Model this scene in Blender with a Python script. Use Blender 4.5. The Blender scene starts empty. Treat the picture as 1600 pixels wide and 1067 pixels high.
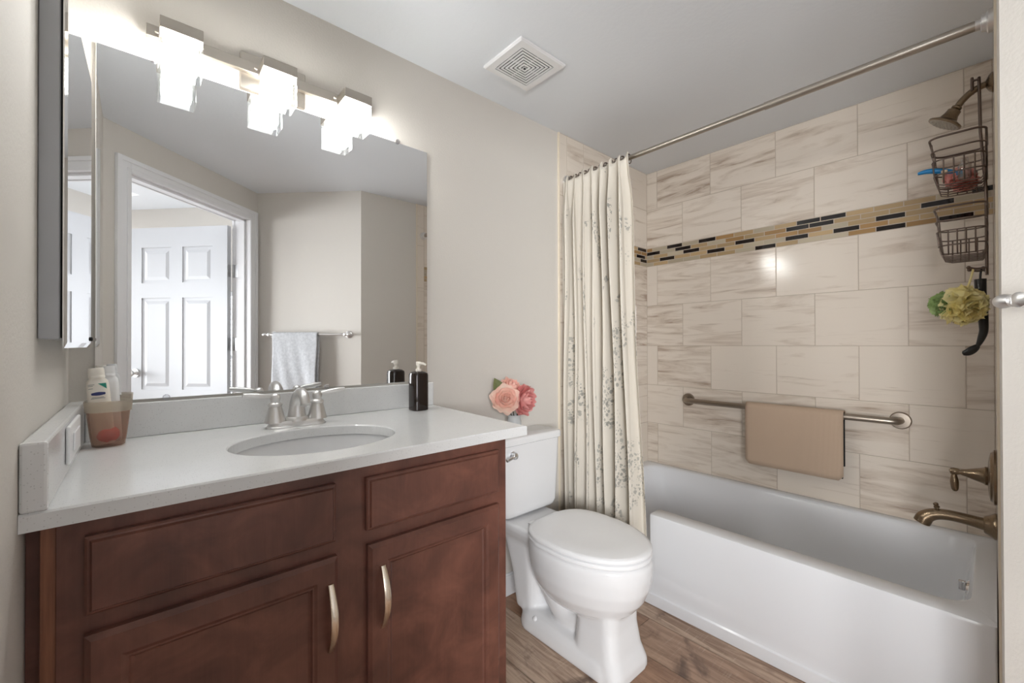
import bpy, bmesh, math, random
from mathutils import Vector, Matrix
random.seed(7)
S = bpy.context.scene
COL = S.collection
R = math.radians
H = 2.3116                      # ceiling height
# ------------------------------------------------------------------ camera
cam_d = bpy.data.cameras.new('camera'); cam = bpy.data.objects.new('camera', cam_d); COL.objects.link(cam)
F_PX, CX, CY, YAW, PITCH, ROLL = 665.34, 804.205, 534.05, R(48.4739), R(.3078), R(.1422)
cam_d.sensor_fit = 'HORIZONTAL'; cam_d.sensor_width = 36; cam_d.lens = F_PX*36/1600
cam_d.shift_x = (800-CX)/1600; cam_d.shift_y = (CY-533.5)/1600
cam_d.clip_start = .01; cam_d.clip_end = 60
s_, c_ = math.sin(YAW), math.cos(YAW)
fw0, rt0, up0 = Vector((c_, s_, 0)), Vector((s_, -c_, 0)), Vector((0, 0, 1))
fw = fw0*math.cos(PITCH)+up0*math.sin(PITCH); up1 = -fw0*math.sin(PITCH)+up0*math.cos(PITCH)
rt = rt0*math.cos(ROLL)-up1*math.sin(ROLL); up = rt0*math.sin(ROLL)+up1*math.cos(ROLL)
m3 = Matrix((rt, up, -fw)).transposed()
cam.matrix_world = Matrix.Translation((.12969, -1.54, 1.18514)) @ m3.to_4x4()
S.camera = cam
# ------------------------------------------------------------------ world, exposure
w = bpy.data.worlds.new('world'); S.world = w; w.use_nodes = True
w.node_tree.nodes['Background'].inputs[0].default_value = (.8, .88, 1, 1)
w.node_tree.nodes['Background'].inputs[1].default_value = 1.0
S.view_settings.view_transform = 'Standard'; S.view_settings.look = 'None'
S.view_settings.gamma = 1; S.view_settings.use_curve_mapping = False
S.view_settings.exposure = 0.16
LAMP_E = 66.0      # frosted lamp cores
WIN_E = 2.2        # daylight in the panes of the room beyond the door
HALL_W = 1.0      # added unseen fill lamp under the ceiling beyond the door

# frame of the doorway wall (runs at 45 degrees)
DA, DE, DN = Vector((.004, -1.39, 0)), Vector((.740, -.672, 0)), Vector((-.672, -.740, 0))
DE.normalize(); DN = Vector((DE.y, -DE.x, 0)); 
if DN.x > 0: DN = -DN
def dw(s, n, z=0): return DA+DE*s+DN*n+Vector((0, 0, z))
C1 = Vector((.797, -2.11, 0)); C2 = Vector((1.353, -1.548, 0))
GE = (C2-C1).normalized(); GN = Vector((-GE.y, GE.x, 0))      # towel-bar wall, normal into room
def gw(s, n, z=0): return C1+GE*s+GN*n+Vector((0, 0, z))

def area(name, loc, aim, w_, h_, power, col):
    d = bpy.data.lights.new(name, 'AREA'); d.shape = 'RECTANGLE'; d.size = w_; d.size_y = h_; d.energy = power; d.color = col
    o = bpy.data.objects.new(name, d); COL.objects.link(o); o.location = loc
    o.rotation_euler = (Vector(aim)-Vector(loc)).to_track_quat('-Z', 'Y').to_euler(); return o
area('hall_fill', dw(.55, 1.35, H-.03), dw(.55, 1.2, 0), .9, .9, HALL_W, (1, .97, .93))

DOOR_FILL_W = 36.0       # added fill lamp in that room, standing in for daylight through the doorway
TILE_FILL_W = 3.6       # added fill beam, no window behind it, slanting through the doorway toward the tub
door_beam = area('doorway_fill', dw(.50, 2.9, 1.5), dw(.50, 0, 1.35), 1.5, 1.2, DOOR_FILL_W, (.97, .985, 1)); door_beam.data.spread = R(80)
tile_beam = area('tile_fill', dw(-.80, 2.4, 1.0), dw(.50, 0, 1.42), .8, 1.5, TILE_FILL_W, (.97, .985, 1)); tile_beam.data.spread = R(40)
tub_beam = area('tub_end_fill', dw(-1.40, 2.35, 1.1), dw(.34, 0, 1.0), .7, 1.6, 7.0, (.97, .985, 1)); tub_beam.data.spread = R(45)  # added fill beam for the tub end, not from any window
# ------------------------------------------------------------------ materials
def lin(r, g, b): return tuple(((v/255)/12.92 if v/255 <= .04045 else ((v/255+.055)/1.055)**2.4) for v in (r, g, b))+(1,)
MATS = {}
class NT:
    def __init__(s, name):
        s.m = bpy.data.materials.new(name); s.m.use_nodes = True; s.t = s.m.node_tree; s.n = s.t.nodes; s.l = s.t.links
        s.b = s.n['Principled BSDF']; MATS[name] = s.m
    def add(s, typ, **k):
        n = s.n.new(typ)
        for a, v in k.items():
            if a in n.inputs: n.inputs[a].default_value = v
            else: setattr(n, a, v)
        return n
    def link(s, a, b): s.l.new(a, b)
    def math(s, op, a, b=None):
        n = s.n.new('ShaderNodeMath'); n.operation = op
        for i, v in enumerate((a, b)):
            if v is None: continue
            if isinstance(v, (int, float)): n.inputs[i].default_value = v
            else: s.l.new(v, n.inputs[i])
        return n.outputs[0]
    def ramp(s, fac, stops):
        n = s.n.new('ShaderNodeValToRGB'); e = n.color_ramp.elements
        while len(e) < len(stops): e.new(.5)
        for q, (p, c) in zip(e, stops): q.position = p; q.color = c if not isinstance(c, (int, float)) else (c, c, c, 1)
        s.l.new(fac, n.inputs[0]); return n.outputs[0]
    def mix(s, fac, a, b, typ='MIX'):
        n = s.n.new('ShaderNodeMix'); n.data_type = 'RGBA'; n.blend_type = typ
        for sock, v in ((n.inputs[0], fac), (n.inputs[6], a), (n.inputs[7], b)):
            if isinstance(v, (int, float)): sock.default_value = v
            elif isinstance(v, tuple): sock.default_value = v
            else: s.l.new(v, sock)
        return n.outputs[2]
    def coord(s, kind='Object', scale=(1, 1, 1), loc=(0, 0, 0)):
        c = s.n.new('ShaderNodeTexCoord'); mp = s.n.new('ShaderNodeMapping')
        mp.inputs['Scale'].default_value = scale; mp.inputs['Location'].default_value = loc
        s.l.new(c.outputs[kind], mp.inputs[0]); return mp.outputs[0]
    def noise(s, vec, scale=5, detail=3, rough=.5, dist=0):
        n = s.add('ShaderNodeTexNoise', Scale=scale, Detail=detail, Roughness=rough, Distortion=dist)
        if vec is not None: s.l.new(vec, n.inputs['Vector'])
        return n.outputs['Fac']
    def bump(s, h, strength=.2, dist=.01):
        b = s.add('ShaderNodeBump', Strength=strength, Distance=dist); s.l.new(h, b.inputs['Height']); s.l.new(b.outputs[0], s.b.inputs['Normal'])
def flat(name, col, rough=.5, metal=0, **k):
    n = NT(name); n.b.inputs['Base Color'].default_value = col; n.b.inputs['Roughness'].default_value = rough; n.b.inputs['Metallic'].default_value = metal
    for a, v in k.items(): n.b.inputs[a.replace('_', ' ')].default_value = v
    # faint wear in the gloss keeps every surface procedural
    v = n.noise(n.coord('Object'), 9, 3); r = n.math('MULTIPLY_ADD', v, .06*max(rough, .1)); 
    r.node.inputs[2].default_value = max(0, rough-.03*max(rough, .1)); n.link(r, n.b.inputs['Roughness'])
    return n.m
def plaster(name, col, strength=.25, scale=130):
    n = NT(name); n.b.inputs['Roughness'].default_value = .75
    v = n.coord('Object'); a = n.noise(v, scale, 2, .5); n.bump(n.ramp(a, [(.38, 0.), (.62, 1.)]), strength, .003)
    n.b.inputs['Base Color'].default_value = col
    return n.m
M_wall = plaster('wall_paint', lin(211, 206, 199), .07, 150)
M_ceil = plaster('ceiling_paint', lin(234, 238, 243), .06, 60)
M_trim = flat('white_trim_paint', lin(232, 232, 234), .35)
M_doorw = flat('door_paint', lin(198, 200, 204), .4)
M_porc = flat('porcelain', lin(232, 232, 233), .07)
M_acryl = flat('tub_acrylic', lin(230, 231, 234), .14)
M_plast = flat('white_plastic', lin(236, 236, 237), .3)
M_black = flat('black_plastic', lin(22, 21, 21), .3)
M_rubber = flat('black_rubber', lin(18, 18, 19), .8)
M_dark = flat('slot_shade', lin(25, 25, 26), .9)
M_chrome = flat('chrome', (.85, .86, .88, 1), .08, 1)
M_glassclear = None
def metal(name, col, rough, aniso=0.):
    n = NT(name); n.b.inputs['Metallic'].default_value = 1; n.b.inputs['Base Color'].default_value = col
    v = n.noise(n.coord('Object', (30, 30, 300)), 6, 3); n.link(n.ramp(v, [(.2, rough*.8), (.8, rough*1.2)]), n.b.inputs['Roughness'])
    return n.m
M_nickel = metal('brushed_nickel', (.46, .42, .37, 1), .34)
M_satin = metal('satin_nickel', (.74, .73, .72, 1), .36)
M_bronze = metal('antique_bronze', (.235, .175, .115, 1), .3)
M_bronze2 = metal('brushed_bronze', (.36, .31, .26, 1), .36)
M_wire = metal('dark_bronze_wire', (.16, .12, .10, 1), .38)
M_pull = flat('champagne_pull', (.80, .70, .58, 1), .27, 1)
M_hinge = metal('hinge_steel', (.5, .5, .51, 1), .3)
# quartz
n = NT('white_quartz'); v = n.coord('Object')
sp = n.add('ShaderNodeTexVoronoi', Scale=300.); n.link(v, sp.inputs['Vector'])
cell = n.add('ShaderNodeSeparateColor'); n.link(sp.outputs['Color'], cell.inputs[0])
pick = n.math('MULTIPLY', n.math('GREATER_THAN', cell.outputs[0], .78), n.math('LESS_THAN', sp.outputs['Distance'], .3))
base = n.mix(n.noise(v, 12, 3), lin(228, 228, 228), lin(220, 221, 221))
n.link(n.mix(n.math('MULTIPLY', pick, .32), base, lin(150, 150, 148)), n.b.inputs['Base Color']); n.b.inputs['Roughness'].default_value = .16
M_quartz = n.m
# vanity wood
n = NT('dark_cherry_wood'); v = n.coord('Object', (1, 1, 1))
a = n.noise(v, 8, 4, .6, .8); b = n.noise(n.coord('Object', (70, 70, 3)), 3, 4, .6)
c1 = n.ramp(a, [(.25, lin(78, 49, 42)), (.5, lin(106, 67, 56)), (.76, lin(132, 86, 71))])
n.link(n.mix(.12, c1, n.ramp(b, [(.3, lin(70, 44, 37)), (.7, lin(122, 84, 68))])), n.b.inputs['Base Color'])
n.b.inputs['Roughness'].default_value = .36; n.bump(b, .05, .002)
M_wood = n.m
n = NT('cherry_filler_wood'); b = n.noise(n.coord('Object', (60, 60, 3)), 3, 4, .6)
n.link(n.ramp(b, [(.3, lin(118, 74, 54)), (.7, lin(146, 96, 70))]), n.b.inputs['Base Color']); n.b.inputs['Roughness'].default_value = .4
M_wood2 = n.m
# large wall tile: per tile uv offset gives each tile its own streaks
def tile_mat(name, lo, mid, hi, rough):
    n = NT(name)
    u = n.add('ShaderNodeUVMap', uv_map='tile'); t = n.add('ShaderNodeUVMap', uv_map='rnd')
    mp = n.add('ShaderNodeMapping'); mp.inputs['Scale'].default_value = (1.1, 9, 1); n.link(u.outputs[0], mp.inputs[0])
    a = n.noise(mp.outputs[0], 2.2, 5, .62, .9)
    mp2 = n.add('ShaderNodeMapping'); mp2.inputs['Scale'].default_value = (1.5, 34, 1); n.link(u.outputs[0], mp2.inputs[0])
    b = n.noise(mp2.outputs[0], 2.0, 4, .6, .5)
    sx = n.add('ShaderNodeSeparateXYZ'); n.link(t.outputs[0], sx.inputs[0])
    tone = n.math('ADD', a, n.math('MULTIPLY', n.math('SUBTRACT', sx.outputs[0], .5), .2))
    c = n.ramp(tone, [(.24, lo), (.34, mid), (.48, hi), (.8, hi)])
    streak = n.ramp(b, [(.30, 1.), (.40, 0.)])
    c = n.mix(n.math('MULTIPLY', streak, n.ramp(a, [(.38, .7), (.5, .08)])), c, lo)
    n.link(c, n.b.inputs['Base Color']); n.b.inputs['Roughness'].default_value = rough
    return n.m
M_tile = tile_mat('wood_vein_marble_tile', lin(170, 151, 135), lin(206, 192, 177), lin(224, 213, 200), .15)
M_grout = flat('grout', lin(186, 172, 157), .8)
M_tedge = flat('cream_tile_edge', lin(226, 214, 194), .4)
def solid_var(name, col, rough, amt=.06):
    n = NT(name); t = n.add('ShaderNodeUVMap', uv_map='rnd'); sx = n.add('ShaderNodeSeparateXYZ'); n.link(t.outputs[0], sx.inputs[0])
    hs = n.add('ShaderNodeHueSaturation', Color=col); n.link(n.math('ADD', n.math('MULTIPLY', sx.outputs[0], amt*2), 1-amt), hs.inputs['Value'])
    n.link(hs.outputs[0], n.b.inputs['Base Color']); n.b.inputs['Roughness'].default_value = rough; return n.m
M_mosA = solid_var('glass_tile_tan', lin(178, 153, 116), .07, .14)
M_mosB = solid_var('glass_tile_greige', lin(182, 170, 148), .09, .12)
M_mosC = solid_var('glass_tile_brown', lin(160, 126, 84), .07, .14)
M_mosD = solid_var('glass_tile_black', lin(30, 24, 23), .06, .2)
# floor
n = NT('weathered_wood_plank')
u = n.add('ShaderNodeUVMap', uv_map='tile'); t = n.add('ShaderNodeUVMap', uv_map='rnd')
mp = n.add('ShaderNodeMapping'); mp.inputs['Scale'].default_value = (14, 1.3, 1); n.link(u.outputs[0], mp.inputs[0])
a = n.noise(mp.outputs[0], 2.5, 6, .65, 1.2); b = n.noise(u.outputs[0], 5, 4, .6, 1.0)
mp2 = n.add('ShaderNodeMapping'); mp2.inputs['Scale'].default_value = (3, 40, 1); n.link(u.outputs[0], mp2.inputs[0]); saw = n.noise(mp2.outputs[0], 3, 3, .6)
sx = n.add('ShaderNodeSeparateXYZ'); n.link(t.outputs[0], sx.inputs[0])
c = n.mix(sx.outputs[0], lin(166, 128, 102), lin(208, 184, 162))
c = n.mix(n.ramp(a, [(.35, .75), (.6, 0.)]), c, lin(120, 88, 68))
c = n.mix(n.ramp(b, [(.28, .8), (.42, 0.)]), c, lin(82, 60, 48))
c = n.mix(n.math('MULTIPLY', n.ramp(saw, [(.55, 0.), (.7, .32)]), n.ramp(b, [(.45, 0.), (.6, 1.)])), c, lin(214, 196, 176))
n.link(c, n.b.inputs['Base Color']); n.b.inputs['Roughness'].default_value = .38
M_floor = n.m
M_fgrout = flat('floor_grout', lin(150, 132, 112), .8)
# mirror
n = NT('mirror_silver'); n.b.inputs['Metallic'].default_value = 1; n.b.inputs['Base Color'].default_value = (.90, .91, .92, 1); n.b.inputs['Roughness'].default_value = .0
M_mirror = n.m
# thin clear glass / plastic
def thin_glass(name, tint, gloss=.12):
    n = NT(name); n.n.remove(n.b); tr = n.add('ShaderNodeBsdfTransparent', Color=tint); gl = n.add('ShaderNodeBsdfGlossy', Roughness=.03)
    lw = n.add('ShaderNodeLayerWeight', Blend=.35); mx = n.add('ShaderNodeMixShader')
    n.link(n.math('ADD', n.math('MULTIPLY', lw.outputs['Facing'], .5), gloss*.5), mx.inputs[0]); n.link(tr.outputs[0], mx.inputs[1]); n.link(gl.outputs[0], mx.inputs[2])
    n.link(mx.outputs[0], n.n['Material Output'].inputs[0]); return n.m
M_glass = thin_glass('clear_glass', (.93, .95, .95, 1))
M_clip = thin_glass('clear_clip_plastic', (.9, .9, .92, 1), .3)
n = NT('frosted_lamp_glass'); n.b.inputs['Base Color'].default_value = (.9, .9, .9, 1); n.b.inputs['Emission Color'].default_value = (1, .98, .945, 1); n.b.inputs['Emission Strength'].default_value = LAMP_E
M_lamp = n.m
n = NT('daylight_pane'); n.b.inputs['Base Color'].default_value = (.1, .1, .1, 1); n.b.inputs['Emission Color'].default_value = (.93, .97, 1, 1); n.b.inputs['Emission Strength'].default_value = WIN_E
M_sky = n.m
# frosted brown cup
def frosted(name, col, tcol, k):
    n = NT(name); n.b.inputs['Base Color'].default_value = col; n.b.inputs['Roughness'].default_value = .3
    tl = n.add('ShaderNodeBsdfTranslucent', Color=tcol); tr = n.add('ShaderNodeBsdfTransparent', Color=tcol)
    m1 = n.add('ShaderNodeMixShader', Fac=.6); n.link(n.b.outputs[0], m1.inputs[1]); n.link(tl.outputs[0], m1.inputs[2])
    m2 = n.add('ShaderNodeMixShader', Fac=k); n.link(m1.outputs[0], m2.inputs[1]); n.link(tr.outputs[0], m2.inputs[2])
    n.link(m2.outputs[0], n.n['Material Output'].inputs[0]); return n.m
M_cup = frosted('smoky_frosted_cup', lin(196, 180, 170), lin(234, 222, 214), .74); M_cuprim = frosted('pale_frosted_rim', lin(224, 216, 206), lin(240, 236, 230), .72)
def cloth(name, col, scale=900, trans=0.):
    n = NT(name); v = n.coord('Object'); a = n.noise(v, scale, 2); n.bump(a, .25, .001); n.b.inputs['Base Color'].default_value = col; n.b.inputs['Roughness'].default_value = .9
    if trans:
        tl = n.add('ShaderNodeBsdfTranslucent', Color=col); m1 = n.add('ShaderNodeMixShader', Fac=trans)
        n.link(n.b.outputs[0], m1.inputs[1]); n.link(tl.outputs[0], m1.inputs[2]); n.link(m1.outputs[0], n.n['Material Output'].inputs[0])
    return n.m
# terry towel
n = NT('grey_terry'); v = n.coord('Object'); a = n.noise(v, 260, 3, .7); n.bump(a, .7, .004)
n.link(n.ramp(n.noise(v, 60, 4), [(.3, lin(186, 188, 192)), (.7, lin(208, 210, 213))]), n.b.inputs['Base Color']); n.b.inputs['Roughness'].default_value = .95; M_terry = n.m
# woven bath mat
n = NT('woven_beige'); u = n.add('ShaderNodeUVMap', uv_map='tile')
def wave(ax, sc):
    mp = n.add('ShaderNodeMapping'); mp.inputs['Scale'].default_value = (sc, sc, sc); n.link(u.outputs[0], mp.inputs[0])
    wv = n.add('ShaderNodeTexWave', Scale=1.0, Distortion=.4, bands_direction=ax); n.link(mp.outputs[0], wv.inputs['Vector']); return wv.outputs['Fac']
h = n.math('MULTIPLY', wave('X', 110), wave('Y', 150)); n.bump(h, .6, .002)
n.link(n.ramp(h, [(.1, lin(188, 163, 140)), (.6, lin(222, 199, 176))]), n.b.inputs['Base Color']); n.b.inputs['Roughness'].default_value = .85; M_mat = n.m
# shower curtain: cream cloth with a printed spray of grey-green leaves
n = NT('curtain_leaf_print'); u = n.add('ShaderNodeUVMap', uv_map='tile')
def spots(scale, loc, thr, size, sx_, rot):
    mp = n.add('ShaderNodeMapping'); mp.inputs['Location'].default_value = loc; mp.inputs['Rotation'].default_value = (0, 0, rot); mp.inputs['Scale'].default_value = (sx_, 1, 1); n.link(u.outputs[0], mp.inputs[0])
    vo = n.add('ShaderNodeTexVoronoi', Scale=scale, Randomness=.9); vo.voronoi_dimensions = '2D'; n.link(mp.outputs[0], vo.inputs['Vector'])
    sc = n.add('ShaderNodeSeparateColor'); n.link(vo.outputs['Color'], sc.inputs[0])
    rad = n.math('MULTIPLY', sc.outputs[1], size)
    return n.math('MULTIPLY', n.math('LESS_THAN', vo.outputs['Distance'], n.math('ADD', rad, size*.5)), n.math('GREATER_THAN', sc.outputs[0], thr)), sc.outputs[2]
s1, t1 = spots(44, (0, 0, 0), .42, .26, 1.5, .5); s2, t2 = spots(78, (3.1, 1.7, 0), .5, .24, 1.5, -.6); s3, t3 = spots(36, (7, 4, 0), .55, .25, 1.4, -.2)
mpc = n.add('ShaderNodeMapping'); mpc.inputs['Scale'].default_value = (9, 3.4, 1); n.link(u.outputs[0], mpc.inputs[0])
cl = n.noise(mpc.outputs[0], 1.0, 2, .5, .6)
sy = n.add('ShaderNodeSeparateXYZ'); n.link(u.outputs[0], sy.inputs[0])
hgt = n.ramp(n.math('DIVIDE', sy.outputs[1], 2.0), [(.05, .15), (.3, .135), (.6, .118), (.8, .08), (.92, .0)])
mask = n.ramp(n.math('ADD', cl, n.math('SUBTRACT', hgt, .1)), [(.58, 0.), (.61, 1.)])
sp = n.math('MULTIPLY', n.math('MAXIMUM', n.math('MAXIMUM', s1, s2), s3), mask)
ink = n.mix(t1, lin(140, 140, 134), lin(186, 183, 174))
n.link(n.mix(n.math('MULTIPLY', sp, .9), lin(232, 225, 213), ink), n.b.inputs['Base Color']); n.b.inputs['Roughness'].default_value = .8
tl = n.add('ShaderNodeBsdfTranslucent', Color=lin(232, 226, 215)); m1 = n.add('ShaderNodeMixShader', Fac=.25)
n.link(n.b.outputs[0], m1.inputs[1]); n.link(tl.outputs[0], m1.inputs[2]); n.link(m1.outputs[0], n.n['Material Output'].inputs[0]); M_curt = n.m
# soap bottle: glossy dark brown glass
M_soap = flat('dark_brown_glass', lin(34, 24, 20), .06)
M_soapneck = thin_glass('clear_pump_plastic', (.92, .92, .90, 1), .3)
def petal(name, a_, b_):
    n = NT(name); v = n.noise(n.coord('Object'), 22, 3)
    c = n.ramp(v, [(.3, a_), (.7, b_)]); n.link(c, n.b.inputs['Base Color']); n.b.inputs['Roughness'].default_value = .7
    tl = n.add('ShaderNodeBsdfTranslucent'); n.link(c, tl.inputs[0]); m1 = n.add('ShaderNodeMixShader', Fac=.3)
    n.link(n.b.outputs[0], m1.inputs[1]); n.link(tl.outputs[0], m1.inputs[2]); n.link(m1.outputs[0], n.n['Material Output'].inputs[0]); return n.m
M_rose1 = petal('peach_pink_petal', lin(246, 190, 176), lin(250, 222, 208)); M_rose2 = petal('deep_pink_petal', lin(228, 142, 140), lin(240, 186, 180))
M_rose1b = petal('pale_pink_cream_petal', lin(246, 206, 190), lin(248, 232, 218)); M_rose3 = petal('cream_petal', lin(240, 222, 198), lin(248, 238, 220)); M_leaf = petal('leaf_green', lin(104, 112, 72), lin(150, 152, 98)); M_leafd = petal('dark_leaf', lin(60, 58, 46), lin(112, 108, 92))
M_yel = petal('yellow_mesh', lin(253, 238, 160), lin(255, 248, 205)); M_grn = petal('green_mesh', lin(140, 168, 96), lin(178, 200, 138)); M_pink = petal('pink_net', lin(232, 150, 142), lin(244, 188, 178))
M_blue = flat('blue_plastic', lin(20, 120, 178), .3); M_red = flat('red_sponge', lin(226, 52, 54), .6)
M_cream = flat('cream_soap', lin(226, 206, 178), .5); M_clearb = thin_glass('clear_bottle', (.9, .88, .86, 1), .3)
M_navy = flat('navy_print', lin(44, 52, 110), .4); M_teal = flat('teal_print', lin(40, 150, 130), .4); M_gprint = flat('grey_print', lin(150, 148, 146), .5)
M_ivory = flat('ivory_plastic', lin(240, 233, 222), .35)

# ------------------------------------------------------------------ geometry helpers
WL = {}                                          # world offset of every parent-able object
def obj(name, bm, mat, parent=None, smooth=None, base=None, kind=None, recalc=True):
    """link one mesh object; bm is in world coordinates"""
    if recalc: bmesh.ops.recalc_face_normals(bm, faces=bm.faces)
    me = bpy.data.meshes.new(name)
    if parent is not None: off = WL[parent.name]
    elif base is not None: off = Vector(base)
    else:
        xs = [v.co for v in bm.verts]; mn = Vector([min(c[i] for c in xs) for i in range(3)]); mx = Vector([max(c[i] for c in xs) for i in range(3)])
        off = Vector(((mn.x+mx.x)/2, (mn.y+mx.y)/2, mn.z))
    bmesh.ops.translate(bm, verts=bm.verts, vec=-off)
    bm.to_mesh(me); bm.free()
    for m in (mat if isinstance(mat, (list, tuple)) else [mat]): me.materials.append(m)
    if smooth is not None:
        for p in me.polygons: p.use_smooth = True
        me.set_sharp_from_angle(angle=R(smooth))
    o = bpy.data.objects.new(name, me); COL.objects.link(o)
    if parent is not None: o.parent = parent
    else: o.location = off
    WL[o.name] = off
    if kind: o['kind'] = kind
    return o
def tag(o, label, cat, group=None):
    o['label'] = label; o['category'] = cat
    if group: o['group'] = group
    return o
def thing(name, loc, label, cat, group=None):
    o = bpy.data.objects.new(name, None); COL.objects.link(o); o.location = loc; o.empty_display_size = .05; WL[o.name] = Vector(loc)
    return tag(o, label, cat, group)
def dup(root, delta, label=None, rotz=0):
    r = root.copy(); COL.objects.link(r); r.location = root.location+Vector(delta); r.rotation_euler.z += rotz
    WL[r.name] = WL[root.name]+Vector(delta)
    if label: r['label'] = label
    for ch in list(root.children):
        c = ch.copy(); COL.objects.link(c); c.parent = r
        for g in ch.children:
            d = g.copy(); COL.objects.link(d); d.parent = c
    return r
def NB(): return bmesh.new()
def box(bm, x0, x1, y0, y1, z0, z1, bev=0, seg=2, mi=0, mat=None):
    vs = [bm.verts.new((x, y, z)) for x in (x0, x1) for y in (y0, y1) for z in (z0, z1)]
    f = [(0, 1, 3, 2), (4, 6, 7, 5), (0, 4, 5, 1), (2, 3, 7, 6), (0, 2, 6, 4), (1, 5, 7, 3)]
    fs = [bm.faces.new([vs[i] for i in q]) for q in f]
    for q in fs: q.material_index = mi
    if mat is not None:
        for v in vs: v.co = mat @ v.co
    if bev:
        es = list({e for q in fs for e in q.edges})
        r = bmesh.ops.bevel(bm, geom=es, offset=bev, segments=seg, profile=.5, affect='EDGES')
        for q in r['faces']: q.material_index = mi
    return vs
def frame(o, ex, ey, ez):
    m = Matrix((ex, ey, ez)).transposed().to_4x4(); m.translation = o; return m
MD = frame(DA, DE, DN, Vector((0, 0, 1)))         # local (s, n, z) of the door wall
MG = frame(C1, GE, GN, Vector((0, 0, 1)))         # local (s, n, z) of the towel wall
def loft(bm, loops, cap0=True, cap1=True, mi=0):
    rings = [[bm.verts.new(p) for p in lp] for lp in loops]; n_ = len(rings[0])
    for a, b in zip(rings, rings[1:]):
        for i in range(n_):
            f = bm.faces.new((a[i], a[(i+1) % n_], b[(i+1) % n_], b[i])); f.material_index = mi
    if cap0: bm.faces.new(rings[0][::-1]).material_index = mi
    if cap1: bm.faces.new(rings[-1]).material_index = mi
    return rings
def basis(d):
    d = Vector(d).normalized(); a = Vector((0, 0, 1)) if abs(d.z) < .9 else Vector((1, 0, 0))
    u = d.cross(a).normalized(); return u, d.cross(u).normalized()
def lathe(bm, o, d, prof, n_=24, mi=0, cap0=True, cap1=True):
    """prof: (distance along d, radius)"""
    o = Vector(o); d = Vector(d).normalized(); u, v = basis(d)
    loft(bm, [[o+d*h+(u*math.cos(2*math.pi*k/n_)+v*math.sin(2*math.pi*k/n_))*max(r, 1e-4) for k in range(n_)] for h, r in prof], cap0, cap1, mi)
def smooth_path(pts, sub=6):
    pts = [Vector(p) for p in pts]; out = []
    for i in range(len(pts)-1):
        p0, p1, p2, p3 = pts[max(i-1, 0)], pts[i], pts[i+1], pts[min(i+2, len(pts)-1)]
        for k in range(sub):
            t = k/sub; out.append(.5*((2*p1)+(-p0+p2)*t+(2*p0-5*p1+4*p2-p3)*t*t+(-p0+3*p1-3*p2+p3)*t**3))
    return out+[pts[-1]]
def tube(bm, pts, r, n_=10, closed=False, flat_=1., mi=0):
    pts = [Vector(p) for p in pts]; L = len(pts); rr = r if isinstance(r, (list, tuple)) else [r]*L
    rings = []; prev = None
    for i, p in enumerate(pts):
        a = pts[(i-1) % L] if (closed or i > 0) else p; b = pts[(i+1) % L] if (closed or i < L-1) else p
        d = (b-a).normalized()
        if prev is None: u, v = basis(d)
        else:
            u = prev-d*prev.dot(d); u = u.normalized() if u.length > 1e-6 else basis(d)[0]; v = d.cross(u)
        prev = u; q = rr[min(i, len(rr)-1)] if len(rr) == L else rr[0]
        rings.append([bm.verts.new(p+(u*math.cos(2*math.pi*k/n_)*flat_+v*math.sin(2*math.pi*k/n_))*q) for k in range(n_)])
    m = L if closed else L-1
    for i in range(m):
        a, b = rings[i], rings[(i+1) % L]
        for k in range(n_): bm.faces.new((a[k], a[(k+1) % n_], b[(k+1) % n_], b[k])).material_index = mi
    if not closed:
        bm.faces.new(rings[0][::-1]).material_index = mi; bm.faces.new(rings[-1]).material_index = mi
def rrect(x0, x1, y0, y1, r, z, seg=6):
    out = []
    for cx_, cy_, a0 in ((x1-r, y1-r, 0), (x0+r, y1-r, 90), (x0+r, y0+r, 180), (x1-r, y0+r, 270)):
        for k in range(seg+1):
            a = R(a0+90*k/seg); out.append(Vector((cx_+r*math.cos(a), cy_+r*math.sin(a), z)))
    return out
def ell(cx_, cy_, a, b, z, n_=48): return [Vector((cx_+a*math.cos(2*math.pi*k/n_), cy_+b*math.sin(2*math.pi*k/n_), z)) for k in range(n_)]
def prism(bm, pts, z0, z1):
    loft(bm, [[Vector((p[0], p[1], z0)) for p in pts], [Vector((p[0], p[1], z1)) for p in pts]])

# ================================================================== SETTING
def struct(name, bm, mat, parent=None, smooth=None):
    return obj(name, bm, mat, parent, smooth, kind='structure')
# floor: individual planks in one mesh, laid along y
def uvlayers(bm): return bm.loops.layers.uv.new('tile'), bm.loops.layers.uv.new('rnd')
def uvbox(bm, fs, fn, rnd, lay):
    for f in fs:
        for l in f.loops: l[lay[0]].uv = fn(l.vert.co); l[lay[1]].uv = rnd
bm = NB(); lay = uvlayers(bm); rng = random.Random(3)
box(bm, -2.6, 2.85, -4.9, .2, -.06, -.002, mi=1)
k = -14
while 1.172+k*.205 < 2.7:
    x0 = 1.172+k*.205; y = .0-rng.random()*1.1+.3
    yy = .1
    while yy > -4.6:
        nxt = y if yy > y else yy-1.22
        n0 = len(bm.faces); bm.faces.ensure_lookup_table()
        ox, oy, rv = rng.random()*20, rng.random()*20, rng.random()
        x1 = min(x0+.2025, 2.7); xa = max(x0, -2.5)
        if x1 > xa+.01:
            vs = [bm.verts.new(p) for p in ((xa, nxt+.0025, 0), (x1, nxt+.0025, 0), (x1, yy, 0), (xa, yy, 0))]
            f = bm.faces.new(vs); f.material_index = 0
            uvbox(bm, [f], lambda c: (c.x+ox, c.y+oy), (rv, rng.random()), lay)
        yy = nxt
    k += 1
struct('floor', bm, [M_floor, M_fgrout])
bm = NB(); box(bm, -2.6, 2.85, -4.9, .2, H, H+.1); struct('ceiling', bm, M_ceil)
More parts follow.
